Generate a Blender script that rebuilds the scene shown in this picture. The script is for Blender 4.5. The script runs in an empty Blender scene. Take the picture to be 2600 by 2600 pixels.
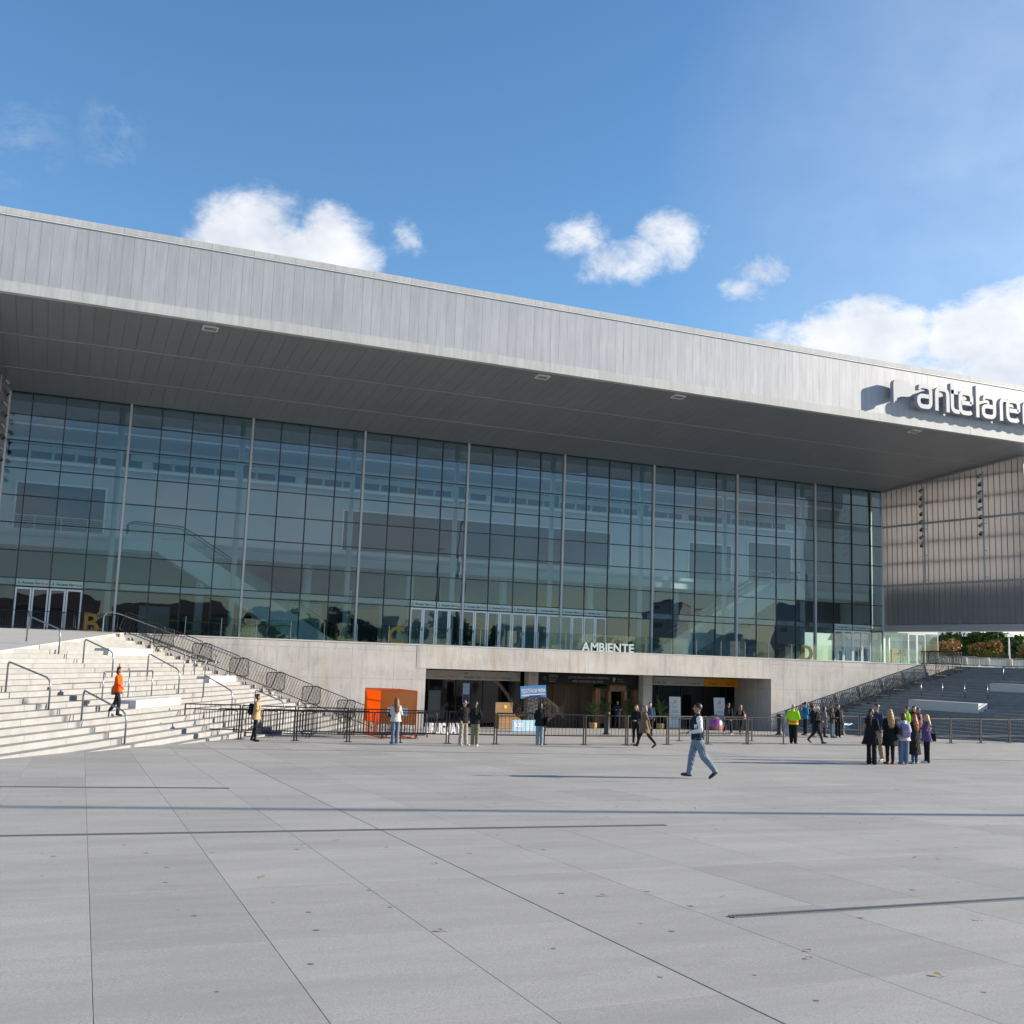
import bpy, bmesh, math, random
import numpy as np
from mathutils import Vector, Matrix, Euler

random.seed(7)
rng = np.random.default_rng(7)
scene = bpy.context.scene
COL = scene.collection
R = math.radians
PI = math.pi

# ------------------------------------------------------------------ camera
cam_data = bpy.data.cameras.new('camera')
cam = bpy.data.objects.new('camera', cam_data)
COL.objects.link(cam)
yaw, pitch, roll = R(22.7298), R(7.8192), R(1.9937)
fwd = Vector((math.sin(yaw) * math.cos(pitch), math.cos(yaw) * math.cos(pitch), math.sin(pitch)))
r0 = Vector((math.cos(yaw), -math.sin(yaw), 0))
u0 = r0.cross(fwd)
right = r0 * math.cos(roll) + u0 * math.sin(roll)
up = u0 * math.cos(roll) - r0 * math.sin(roll)
CAM = Vector((-3.161, -67.095, 4.432))
cam.matrix_world = Matrix(((right.x, up.x, -fwd.x, CAM.x), (right.y, up.y, -fwd.y, CAM.y),
                           (right.z, up.z, -fwd.z, CAM.z), (0, 0, 0, 1)))
cam_data.sensor_width = 36
cam_data.lens = 37.782
cam_data.clip_start = 0.1
cam_data.clip_end = 6000
scene.camera = cam

# ------------------------------------------------------------------ world
SUN_EL = R(18.6)
SUN_DIR = Vector((0.9605 * math.cos(SUN_EL), -0.2784 * math.cos(SUN_EL), math.sin(SUN_EL)))
SUN_AZ = math.atan2(0.9605, -0.2784)          # measured from +Y towards +X
world = bpy.data.worlds.new('World')
scene.world = world
world.use_nodes = True
wn, wl = world.node_tree.nodes, world.node_tree.links
wn.clear()


def N(t, nodes, **kw):
    n = nodes.new(t)
    for k, v in kw.items():
        if k.startswith('i_'):
            n.inputs[k[2:].replace('_', ' ')].default_value = v
        else:
            setattr(n, k, v)
    return n


def mathn(nodes, links, op, a, b=None, c=None, clamp=False):
    n = nodes.new('ShaderNodeMath')
    n.operation = op
    n.use_clamp = clamp
    for i, v in enumerate((a, b, c)):
        if v is None:
            continue
        if isinstance(v, (int, float)):
            n.inputs[i].default_value = v
        else:
            links.new(v, n.inputs[i])
    return n.outputs[0]


SKY_STRENGTH = 0.108
out = N('ShaderNodeOutputWorld', wn)
bg = N('ShaderNodeBackground', wn)
bg.inputs['Strength'].default_value = SKY_STRENGTH
sky = N('ShaderNodeTexSky', wn, sky_type='NISHITA', sun_disc=False, sun_elevation=SUN_EL,
        sun_rotation=SUN_AZ, altitude=40, air_density=1.0, dust_density=0.18, ozone_density=2.6)
tc = N('ShaderNodeTexCoord', wn)
sep = N('ShaderNodeSeparateXYZ', wn)
wl.new(tc.outputs['Generated'], sep.inputs[0])
W = lambda op, a, b=None, c=None, clamp=False: mathn(wn, wl, op, a, b, c, clamp)
az = W('MULTIPLY', W('ARCTAN2', sep.outputs[0], sep.outputs[1]), 180 / PI)
el = W('MULTIPLY', W('ARCSINE', sep.outputs[2]), 180 / PI)
noiz = N('ShaderNodeTexNoise', wn, noise_dimensions='3D')
noiz.inputs['Scale'].default_value = 15
noiz.inputs['Detail'].default_value = 9
noiz.inputs['Roughness'].default_value = 0.67
noiz.inputs['Distortion'].default_value = 0.25
mapn = N('ShaderNodeMapping', wn)
mapn.inputs['Scale'].default_value = (1, 1, 1.5)
wl.new(tc.outputs['Generated'], mapn.inputs[0])
wl.new(mapn.outputs[0], noiz.inputs['Vector'])
# cumulus heaps: azimuth, elevation, half width, half height, density  (a field of fair weather cumulus all round)
heaps = [(8.0, 20.7, 3.0, 2.5, 1.25), (12.3, 20.6, 2.3, 2.2, 1.2), (10.0, 18.8, 4.4, 2.2, 1.5), (10.2, 20.2, 2.6, 1.6, 1.35),
         (26.0, 22.2, 1.6, 1.3, .62), (27.8, 21.0, 2.4, 1.1, .66), (31.0, 22.3, 1.7, 1.5, .8), (29.6, 21.4, 1.6, 1.0, .7),
         (36.0, 20.4, 1.3, .8, .5), (35.0, 19.4, 1.2, .7, .45), (41.2, 16.7, 3.2, 2.0, 1.2), (38.0, 15.8, 4.5, 1.8, .8), (49.0, 16.0, 4.8, 2.9, 1.35),
         (46.5, 13.2, 8.0, 3.0, 1.1), (58.0, 15.4, 8.0, 3.4, 1.1), (66, 14, 9, 3.5, 1.0),
         (16.3, 21.8, .8, .8, .25), (5.2, 19.6, 1.0, .7, .42),
         (78, 20, 6, 3, .9), (95, 12, 9, 3, 1), (120, 18, 7, 3, .9), (140, 13, 9, 3, 1), (151, 24, 7, 3, .8), (163, 14, 8, 2.6, 1), (176, 22, 6, 2.6, .8),
         (-176, 12, 9, 3, .9), (-160, 20, 7, 3, .9), (-140, 13, 9, 3.4, 1), (-115, 19, 7, 3, .9), (-92, 12, 9, 3, 1), (-66, 18, 7, 3, .9), (-44, 12, 9, 3, 1), (-24, 17, 5, 2.4, .8)]
heaps += [(-180 + 24 * i + 5 * ((i * 7) % 3), 4.5 + 1.5 * ((i * 5) % 3), 13, 3.2, .62 + .12 * (i % 3)) for i in range(15)]
field = None
for a0, e0, wa, we, dn in heaps:
    da = W('MULTIPLY', W('SUBTRACT', az, a0), 1 / wa)
    de = W('MULTIPLY', W('SUBTRACT', el, e0), 1 / we)
    d2 = W('ADD', W('MULTIPLY', da, da), W('MULTIPLY', de, de))
    v = W('MULTIPLY', W('SUBTRACT', 1.0, W('MULTIPLY', d2, .55)), dn)
    field = v if field is None else W('MAXIMUM', field, v)
nn = W('MULTIPLY', W('SUBTRACT', noiz.outputs['Fac'], .5), 2.3)
dens = W('ADD', W('MAXIMUM', field, -1.0), nn)
mr = N('ShaderNodeMapRange', wn, interpolation_type='SMOOTHSTEP')
mr.inputs['From Min'].default_value = 0.12
mr.inputs['From Max'].default_value = 0.95
wl.new(dens, mr.inputs['Value'])
wisp = None
for a0, e0, wa, we in ((0.6, 24.8, 1.8, 2.4), (-3.6, 23.6, 2.6, 3.0), (-7, 26, 3, 3), (41.5, 32.3, 5.0, 2.4), (16.3, 21.8, 1.0, 1.0), (60, 33, 6, 3), (-30, 30, 6, 3), (120, 32, 8, 3), (200, 30, 8, 3)):
    da = W('MULTIPLY', W('SUBTRACT', az, a0), 1 / wa)
    de = W('MULTIPLY', W('SUBTRACT', el, e0), 1 / we)
    v = W('SUBTRACT', 1.0, W('ADD', W('MULTIPLY', da, da), W('MULTIPLY', de, de)), None, True)
    wisp = v if wisp is None else W('MAXIMUM', wisp, v)
wn_ = W('MULTIPLY', W('SUBTRACT', noiz.outputs['Fac'], .5), 5.0, None, True)
cover = W('MAXIMUM', W('MULTIPLY', mr.outputs[0], .96), W('MULTIPLY', W('MULTIPLY', wisp, wn_), .22))
n2 = N('ShaderNodeTexNoise', wn)
n2.inputs['Scale'].default_value = 20
n2.inputs['Detail'].default_value = 4
wl.new(mapn.outputs[0], n2.inputs['Vector'])
ramp = N('ShaderNodeMix', wn, data_type='RGBA')
wl.new(W('MULTIPLY', W('SUBTRACT', n2.outputs['Fac'], .3), 2.0, clamp=True), ramp.inputs[0])
ramp.inputs[6].default_value = (3.5, 3.7, 4.1, 1)
ramp.inputs[7].default_value = (5.2, 5.25, 5.3, 1)
# thin bright cirrus veil on the sunward side
da = W('MULTIPLY', W('SUBTRACT', az, 72.0), 1 / 42.0)
de = W('MULTIPLY', W('SUBTRACT', el, 24.0), 1 / 26.0)
veil = W('MULTIPLY', W('SUBTRACT', 1.0, W('ADD', W('MULTIPLY', da, da), W('MULTIPLY', de, de)), None, True), .34)
cover = W('MAXIMUM', cover, veil)
cmix = N('ShaderNodeMix', wn, data_type='RGBA')
wl.new(cover, cmix.inputs[0])
hsv = N('ShaderNodeHueSaturation', wn)
hsv.inputs['Saturation'].default_value = 1.15
wl.new(sky.outputs[0], hsv.inputs['Color'])
wl.new(hsv.outputs[0], cmix.inputs[6])
wl.new(ramp.outputs[2], cmix.inputs[7])
wl.new(cmix.outputs[2], bg.inputs['Color'])
wl.new(bg.outputs[0], out.inputs[0])

# ------------------------------------------------------------------ sun, exposure
sun_data = bpy.data.lights.new('sun', 'SUN')
sun_data.energy = 4.8
sun_data.angle = R(0.53)
sun_data.color = (1.0, 0.89, 0.74)
sun = bpy.data.objects.new('sun', sun_data)
COL.objects.link(sun)
sun.rotation_euler = SUN_DIR.to_track_quat('Z', 'Y').to_euler()
sun.location = (60, -40, 60)
scene.view_settings.view_transform = 'Standard'
scene.view_settings.look = 'None'
scene.view_settings.exposure = 1.0
scene.view_settings.gamma = 1.0
scene.view_settings.use_curve_mapping = False
scene.render.engine = 'CYCLES'
cy = scene.cycles
cy.use_denoising = True
try:
    cy.denoiser = 'OPENIMAGEDENOISE'
except Exception:
    pass
cy.max_bounces = 10
cy.diffuse_bounces = 4
cy.glossy_bounces = 4
cy.transmission_bounces = 6
cy.transparent_max_bounces = 16
cy.caustics_reflective = False
cy.caustics_refractive = False
cy.sample_clamp_indirect = 6

# ------------------------------------------------------------------ mesh helpers


class MB:
    def __init__(s):
        s.v, s.f, s.m = [], [], []

    def add(s, vs, fs, mi=0):
        o = len(s.v)
        s.v.extend([tuple(p) for p in vs])
        s.f.extend([tuple(o + i for i in f) for f in fs])
        s.m.extend([mi] * len(fs))
        return s

    def box(s, x0, x1, y0, y1, z0, z1, mi=0):
        return s.add([(x0, y0, z0), (x1, y0, z0), (x1, y1, z0), (x0, y1, z0), (x0, y0, z1), (x1, y0, z1), (x1, y1, z1), (x0, y1, z1)],
                     [(0, 3, 2, 1), (4, 5, 6, 7), (0, 1, 5, 4), (1, 2, 6, 5), (2, 3, 7, 6), (3, 0, 4, 7)], mi)

    def bbox(s, x0, x1, y0, y1, z0, z1, b=.01, mi=0):
        # box with the top edge chamfered
        return s.add([(x0, y0, z0), (x1, y0, z0), (x1, y1, z0), (x0, y1, z0),
                      (x0, y0, z1 - b), (x1, y0, z1 - b), (x1, y1, z1 - b), (x0, y1, z1 - b),
                      (x0 + b, y0 + b, z1), (x1 - b, y0 + b, z1), (x1 - b, y1 - b, z1), (x0 + b, y1 - b, z1)],
                     [(0, 3, 2, 1), (8, 9, 10, 11), (0, 1, 5, 4), (1, 2, 6, 5), (2, 3, 7, 6), (3, 0, 4, 7),
                      (4, 5, 9, 8), (5, 6, 10, 9), (6, 7, 11, 10), (7, 4, 8, 11)], mi)

    def hexa(s, b4, t4, mi=0):
        # b4: bottom ring counter-clockwise from above, t4: top ring
        return s.add(list(b4) + list(t4), [(3, 2, 1, 0), (4, 5, 6, 7), (0, 1, 5, 4), (1, 2, 6, 5), (2, 3, 7, 6), (3, 0, 4, 7)], mi)

    def prism(s, poly, z0, z1, mi=0):
        # poly: list of (x, y) ccw; z0/z1 float or function(x, y)
        g = lambda z, p: z(*p) if callable(z) else z
        n = len(poly)
        vs = [(x, y, g(z0, (x, y))) for x, y in poly] + [(x, y, g(z1, (x, y))) for x, y in poly]
        fs = [tuple(range(n - 1, -1, -1)), tuple(range(n, 2 * n))] + [(i, (i + 1) % n, n + (i + 1) % n, n + i) for i in range(n)]
        return s.add(vs, fs, mi)

    def tube(s, path, r, seg=6, closed=False, caps=True, mi=0):
        P = [Vector(p) for p in path]
        n = len(P)
        rr = r if isinstance(r, (list, tuple)) else [r] * n
        rings = []
        prev = None
        for i in range(n):
            if closed:
                t = (P[(i + 1) % n] - P[i - 1])
            else:
                t = P[min(i + 1, n - 1)] - P[max(i - 1, 0)]
            t = t.normalized() if t.length > 1e-9 else Vector((0, 0, 1))
            if prev is None:
                a = Vector((0, 0, 1)) if abs(t.z) < .9 else Vector((1, 0, 0))
                x = t.cross(a).normalized()
            else:
                x = (prev - t * prev.dot(t))
                x = x.normalized() if x.length > 1e-6 else t.orthogonal().normalized()
            prev = x
            y = t.cross(x)
            rings.append([P[i] + (x * math.cos(2 * PI * k / seg) + y * math.sin(2 * PI * k / seg)) * rr[i] for k in range(seg)])
        vs = [p for ring in rings for p in ring]
        fs = []
        m = n if closed else n - 1
        for i in range(m):
            j = (i + 1) % n
            for k in range(seg):
                fs.append((i * seg + k, i * seg + (k + 1) % seg, j * seg + (k + 1) % seg, j * seg + k))
        if caps and not closed:
            fs.append(tuple(range(seg - 1, -1, -1)))
            fs.append(tuple((n - 1) * seg + k for k in range(seg)))
        return s.add(vs, fs, mi)

    def beam(s, a, b, w, h, mi=0):
        # rectangular bar from a to b, w horizontal, h vertical-ish
        a, b = Vector(a), Vector(b)
        t = (b - a).normalized()
        up_ = Vector((0, 0, 1)) if abs(t.z) < .95 else Vector((0, 1, 0))
        x = t.cross(up_).normalized() * (w / 2)
        y = x.normalized().cross(t).normalized() * (h / 2)
        vs = [a - x - y, a + x - y, a + x + y, a - x + y, b - x - y, b + x - y, b + x + y, b - x + y]
        return s.add(vs, [(0, 1, 2, 3), (7, 6, 5, 4), (0, 4, 5, 1), (1, 5, 6, 2), (2, 6, 7, 3), (3, 7, 4, 0)], mi)

    def lathe(s, prof, seg=12, mi=0, c=(0, 0, 0)):
        vs = []
        for r_, z in prof:
            for k in range(seg):
                vs.append((c[0] + r_ * math.cos(2 * PI * k / seg), c[1] + r_ * math.sin(2 * PI * k / seg), c[2] + z))
        fs = []
        for i in range(len(prof) - 1):
            for k in range(seg):
                fs.append((i * seg + k, i * seg + (k + 1) % seg, (i + 1) * seg + (k + 1) % seg, (i + 1) * seg + k))
        fs.append(tuple(range(seg - 1, -1, -1)))
        fs.append(tuple((len(prof) - 1) * seg + k for k in range(seg)))
        return s.add(vs, fs, mi)

    def mesh(s, name, mats, smooth=False):
        me = bpy.data.meshes.new(name)
        me.from_pydata(s.v, [], s.f)
        mats = mats if isinstance(mats, (list, tuple)) else [mats]
        for m in mats:
            me.materials.append(m)
        if len(mats) > 1:
            me.polygons.foreach_set('material_index', s.m)
        if smooth:
            me.polygons.foreach_set('use_smooth', [True] * len(s.f))
        me.update()
        return me


def link(name, data, parent=None, loc=None, rot=None):
    o = bpy.data.objects.new(name, data)
    COL.objects.link(o)
    if parent is not None:
        o.parent = parent
    if loc is not None:
        o.location = loc
    if rot is not None:
        o.rotation_euler = rot
    return o


def obj(name, mb, mats, parent=None, loc=None, rot=None, smooth=False):
    return link(name, mb.mesh(name, mats, smooth), parent, loc, rot)


def tag(o, label, cat, group=None):
    o['label'] = label
    o['category'] = cat
    if group:
        o['group'] = group
    return o


def thing(name, label, cat, loc=(0, 0, 0), rz=0, group=None):
    o = bpy.data.objects.new(name, None)
    o.empty_display_size = .2
    COL.objects.link(o)
    o.location = loc
    o.rotation_euler = (0, 0, rz) if not isinstance(rz, (tuple, Euler)) else rz
    return tag(o, label, cat, group)


def struct(name, mb, mats, smooth=False):
    o = obj(name, mb, mats, smooth=smooth)
    o['kind'] = 'structure'
    return o


def copy_tree(o, parent=None):
    c = o.copy()
    COL.objects.link(c)
    if parent is not None:
        c.parent = parent
    for ch in list(o.children):
        copy_tree(ch, c)
    return c


def text_mesh(s, size, depth, mat, align='LEFT', spacing=1.0, bold=0.0):
    cu = bpy.data.curves.new('txt', 'FONT')
    cu.body = s
    cu.size = size
    cu.extrude = depth
    cu.align_x = align
    cu.space_character = spacing
    cu.offset = bold
    cu.resolution_u = 3
    ob = bpy.data.objects.new('txt', cu)
    COL.objects.link(ob)
    dg = bpy.context.evaluated_depsgraph_get()
    me = bpy.data.meshes.new_from_object(ob.evaluated_get(dg))
    bpy.data.objects.remove(ob)
    bpy.data.curves.remove(cu)
    me.materials.clear()
    me.materials.append(mat)
    return me


# ------------------------------------------------------------------ materials
MATS = {}


def mat(name, col, rough=.6, metal=0.0, var=0.0, vscale=3.0, bump=0.0, bscale=40.0, rnd=0.0, spec=.5, coat=0.0, emit=None, stretch=(1, 1, 1), rgbvar=None):
    if name in MATS:
        return MATS[name]
    m = bpy.data.materials.new(name)
    m.use_nodes = True
    nd, lk = m.node_tree.nodes, m.node_tree.links
    b = nd['Principled BSDF']
    b.inputs['Base Color'].default_value = (*col, 1)
    b.inputs['Roughness'].default_value = rough
    b.inputs['Metallic'].default_value = metal
    b.inputs['Specular IOR Level'].default_value = spec
    b.inputs['Coat Weight'].default_value = coat
    if emit:
        b.inputs['Emission Color'].default_value = (*emit[0], 1)
        b.inputs['Emission Strength'].default_value = emit[1]
    t = nd.new('ShaderNodeTexCoord')
    mp = nd.new('ShaderNodeMapping')
    mp.inputs['Scale'].default_value = stretch
    lk.new(t.outputs['Object'], mp.inputs[0])
    last = None
    if var > 0:
        n = nd.new('ShaderNodeTexNoise')
        n.inputs['Scale'].default_value = vscale
        n.inputs['Detail'].default_value = 6
        n.inputs['Roughness'].default_value = .6
        lk.new(mp.outputs[0], n.inputs['Vector'])
        f = mathn(nd, lk, 'MULTIPLY_ADD', n.outputs['Fac'], 2 * var, 1 - var)
        last = f
    if rnd > 0:
        oi = nd.new('ShaderNodeObjectInfo')
        f2 = mathn(nd, lk, 'MULTIPLY_ADD', oi.outputs['Random'], 2 * rnd, 1 - rnd)
        last = f2 if last is None else mathn(nd, lk, 'MULTIPLY', last, f2)
    if last is not None:
        mx = nd.new('ShaderNodeMix')
        mx.data_type = 'RGBA'
        mx.blend_type = 'MULTIPLY'
        mx.inputs[0].default_value = 1
        mx.inputs[6].default_value = (*col, 1)
        cb = nd.new('ShaderNodeCombineXYZ')
        for i in range(3):
            lk.new(last, cb.inputs[i])
        lk.new(cb.outputs[0], mx.inputs[7])
        lk.new(mx.outputs[2], b.inputs['Base Color'])
    if bump > 0:
        n = nd.new('ShaderNodeTexNoise')
        n.inputs['Scale'].default_value = bscale
        n.inputs['Detail'].default_value = 5
        lk.new(mp.outputs[0], n.inputs['Vector'])
        bp = nd.new('ShaderNodeBump')
        bp.inputs['Strength'].default_value = bump
        bp.inputs['Distance'].default_value = .02
        lk.new(n.outputs['Fac'], bp.inputs['Height'])
        lk.new(bp.outputs[0], b.inputs['Normal'])
    MATS[name] = m
    return m


def rgbmix(nd, lk, fac, a, b_, mode='MIX'):
    mx = nd.new('ShaderNodeMix')
    mx.data_type = 'RGBA'
    mx.blend_type = mode
    for sock, v in ((0, fac), (6, a), (7, b_)):
        if isinstance(v, (int, float)):
            mx.inputs[sock].default_value = v
        elif isinstance(v, tuple):
            mx.inputs[sock].default_value = (*v, 1)
        else:
            lk.new(v, mx.inputs[sock])
    return mx.outputs[2]


def noise_fac(nd, lk, vec, scale, detail=6, rough=.6, lo=.4, hi=.6, dist=0.0):
    n = nd.new('ShaderNodeTexNoise')
    n.inputs['Scale'].default_value = scale
    n.inputs['Detail'].default_value = detail
    n.inputs['Roughness'].default_value = rough
    n.inputs['Distortion'].default_value = dist
    lk.new(vec, n.inputs['Vector'])
    r_ = nd.new('ShaderNodeMapRange')
    r_.inputs['From Min'].default_value = lo
    r_.inputs['From Max'].default_value = hi
    lk.new(n.outputs['Fac'], r_.inputs['Value'])
    return r_.outputs[0]


def base_mat(name):
    m = bpy.data.materials.new(name)
    m.use_nodes = True
    nd, lk = m.node_tree.nodes, m.node_tree.links
    b = nd['Principled BSDF']
    t = nd.new('ShaderNodeTexCoord')
    return m, nd, lk, b, t


def mapped(nd, lk, src, scale):
    mp = nd.new('ShaderNodeMapping')
    mp.inputs['Scale'].default_value = scale
    lk.new(src, mp.inputs[0])
    return mp.outputs[0]


def add_bump(nd, lk, b, height, strength, dist=.01):
    bp = nd.new('ShaderNodeBump')
    bp.inputs['Strength'].default_value = strength
    bp.inputs['Distance'].default_value = dist
    lk.new(height, bp.inputs['Height'])
    lk.new(bp.outputs[0], b.inputs['Normal'])


def plaza_material():
    m, nd, lk, b, t = base_mat('plaza_concrete')
    geo = nd.new('ShaderNodeNewGeometry')
    pos = geo.outputs['Position']
    oi = nd.new('ShaderNodeObjectInfo')
    speck = noise_fac(nd, lk, pos, 70, 6, .85, .38, .62)
    fine = noise_fac(nd, lk, pos, 16, 7, .75, .35, .65)
    broad = noise_fac(nd, lk, mapped(nd, lk, pos, (.3, 1.3, 1)), 1.0, 8, .68, .36, .64)
    stain = noise_fac(nd, lk, mapped(nd, lk, pos, (.5, 1.0, 1)), .9, 8, .7, .55, .8)
    c = rgbmix(nd, lk, speck, (.212, .202, .186), (.52, .498, .462))
    c = rgbmix(nd, lk, mathn(nd, lk, 'MULTIPLY', fine, .5), c, (.415, .397, .368))
    c = rgbmix(nd, lk, mathn(nd, lk, 'MULTIPLY', broad, .7), c, (.295, .283, .263))
    c = rgbmix(nd, lk, mathn(nd, lk, 'MULTIPLY', stain, .6), c, (.245, .236, .222))
    # gum spots
    vo = nd.new('ShaderNodeTexVoronoi')
    vo.voronoi_dimensions = '2D'
    vo.inputs['Scale'].default_value = 1.1
    lk.new(pos, vo.inputs['Vector'])
    dist = noise_fac(nd, lk, pos, 9, 3, .5, 0, 1)
    sel = nd.new('ShaderNodeSeparateColor')
    lk.new(vo.outputs['Color'], sel.inputs[0])
    sp = mathn(nd, lk, 'LESS_THAN', mathn(nd, lk, 'ADD', vo.outputs['Distance'], mathn(nd, lk, 'MULTIPLY', dist, .03)), mathn(nd, lk, 'MULTIPLY_ADD', sel.outputs[1], .03, .022))
    sp = mathn(nd, lk, 'MULTIPLY', sp, mathn(nd, lk, 'GREATER_THAN', sel.outputs[0], .55))
    c = rgbmix(nd, lk, mathn(nd, lk, 'MULTIPLY', sp, .8), c, (.045, .045, .045))
    # rusty stains
    rust = noise_fac(nd, lk, mapped(nd, lk, pos, (.35, .5, 1)), .8, 6, .7, .66, .78)
    c = rgbmix(nd, lk, mathn(nd, lk, 'MULTIPLY', rust, .22), c, (.33, .21, .12))
    f = mathn(nd, lk, 'MULTIPLY_ADD', oi.outputs['Random'], .15, .925)
    cb = nd.new('ShaderNodeCombineXYZ')
    for i in range(3):
        lk.new(f, cb.inputs[i])
    c = rgbmix(nd, lk, 1.0, c, cb.outputs[0], 'MULTIPLY')
    lk.new(c, b.inputs['Base Color'])
    b.inputs['Roughness'].default_value = .78
    b.inputs['Specular IOR Level'].default_value = .35
    add_bump(nd, lk, b, speck, .25, .004)
    return m


def concrete_material(name, base, warm=.0, panel=(2.35, 1.55), streak=.55, zoff=0.0):
    # board-marked wall: formwork joints, tie holes, rain streaks and rusty drips
    m, nd, lk, b, t = base_mat(name)
    geo = nd.new('ShaderNodeNewGeometry')
    pos = geo.outputs['Position']
    sp = nd.new('ShaderNodeSeparateXYZ')
    lk.new(pos, sp.inputs[0])
    h = mathn(nd, lk, 'ADD', sp.outputs[0], mathn(nd, lk, 'MULTIPLY', sp.outputs[1], .6))
    big = noise_fac(nd, lk, pos, .55, 8, .65, .3, .7)
    fine = noise_fac(nd, lk, pos, 9, 8, .7, .3, .7)
    st = noise_fac(nd, lk, mapped(nd, lk, pos, (3.2, 3.2, .22)), 1.3, 6, .6, .52, .74)
    st2 = noise_fac(nd, lk, mapped(nd, lk, pos, (1.5, 1.5, .1)), .9, 5, .6, .6, .75)
    dark = tuple(x * .62 for x in base)
    lite = tuple(min(1, x * 1.16) for x in base)
    c = rgbmix(nd, lk, big, tuple(x * .88 for x in base), lite)
    c = rgbmix(nd, lk, mathn(nd, lk, 'MULTIPLY', fine, .35), c, tuple(x * .82 for x in base))
    c = rgbmix(nd, lk, mathn(nd, lk, 'MULTIPLY', st, streak), c, dark)
    c = rgbmix(nd, lk, mathn(nd, lk, 'MULTIPLY', st2, .4), c, (base[0] * .9, base[1] * .7, base[2] * .5))
    grime = mathn(nd, lk, 'MULTIPLY', noise_fac(nd, lk, mapped(nd, lk, pos, (2.2, 2.2, .5)), 1.6, 7, .7, .42, .7), noise_fac(nd, lk, mapped(nd, lk, pos, (.4, .4, .8)), 1.0, 4, .6, .45, .6))
    c = rgbmix(nd, lk, mathn(nd, lk, 'MULTIPLY', grime, .5), c, tuple(x * .5 for x in base))
    pit = noise_fac(nd, lk, pos, 2.2, 8, .75, .66, .72)
    c = rgbmix(nd, lk, mathn(nd, lk, 'MULTIPLY', pit, .75), c, tuple(x * .4 for x in base))
    # joints
    def joint(co, period, w):
        fr = mathn(nd, lk, 'FRACT', mathn(nd, lk, 'MULTIPLY', co, 1 / period))
        d = mathn(nd, lk, 'ABSOLUTE', mathn(nd, lk, 'SUBTRACT', fr, .5))
        return mathn(nd, lk, 'GREATER_THAN', d, .5 - w / period / 2)
    j = mathn(nd, lk, 'MAXIMUM', joint(sp.outputs[0], panel[0], .022), joint(mathn(nd, lk, 'ADD', sp.outputs[2], zoff), panel[1], .02))
    jn = noise_fac(nd, lk, pos, 3, 4, .6, .3, .6)
    c = rgbmix(nd, lk, mathn(nd, lk, 'MULTIPLY', mathn(nd, lk, 'MULTIPLY', j, jn), .8), c, tuple(x * .45 for x in base))
    lk.new(c, b.inputs['Base Color'])
    b.inputs['Roughness'].default_value = .85
    b.inputs['Specular IOR Level'].default_value = .25
    add_bump(nd, lk, b, mathn(nd, lk, 'SUBTRACT', fine, j), .3, .012)
    return m


def metal_panel_material(name, lo, hi, rough, metal, streak=.35, rnd=.12):
    m, nd, lk, b, t = base_mat(name)
    geo = nd.new('ShaderNodeNewGeometry')
    pos = geo.outputs['Position']
    oi = nd.new('ShaderNodeObjectInfo')
    s1 = noise_fac(nd, lk, mapped(nd, lk, pos, (4, 4, .35)), 1.2, 6, .6, .3, .7)
    s2 = noise_fac(nd, lk, pos, .35, 6, .6, .3, .7)
    c = rgbmix(nd, lk, s1, lo, hi)
    c = rgbmix(nd, lk, mathn(nd, lk, 'MULTIPLY', s2, streak), c, tuple(x * .82 for x in lo))
    f = mathn(nd, lk, 'MULTIPLY_ADD', oi.outputs['Random'], 2 * rnd, 1 - rnd)
    cb = nd.new('ShaderNodeCombineXYZ')
    for i in range(3):
        lk.new(f, cb.inputs[i])
    c = rgbmix(nd, lk, 1.0, c, cb.outputs[0], 'MULTIPLY')
    lk.new(c, b.inputs['Base Color'])
    b.inputs['Metallic'].default_value = metal
    rr = mathn(nd, lk, 'MULTIPLY_ADD', s1, .12, rough - .06)
    lk.new(rr, b.inputs['Roughness'])
    # slight oil-canning of the sheet
    wob = noise_fac(nd, lk, mapped(nd, lk, pos, (1.6, 1.6, .5)), 1.0, 3, .5, 0, 1)
    add_bump(nd, lk, b, wob, .25, .03)
    return m


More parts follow.
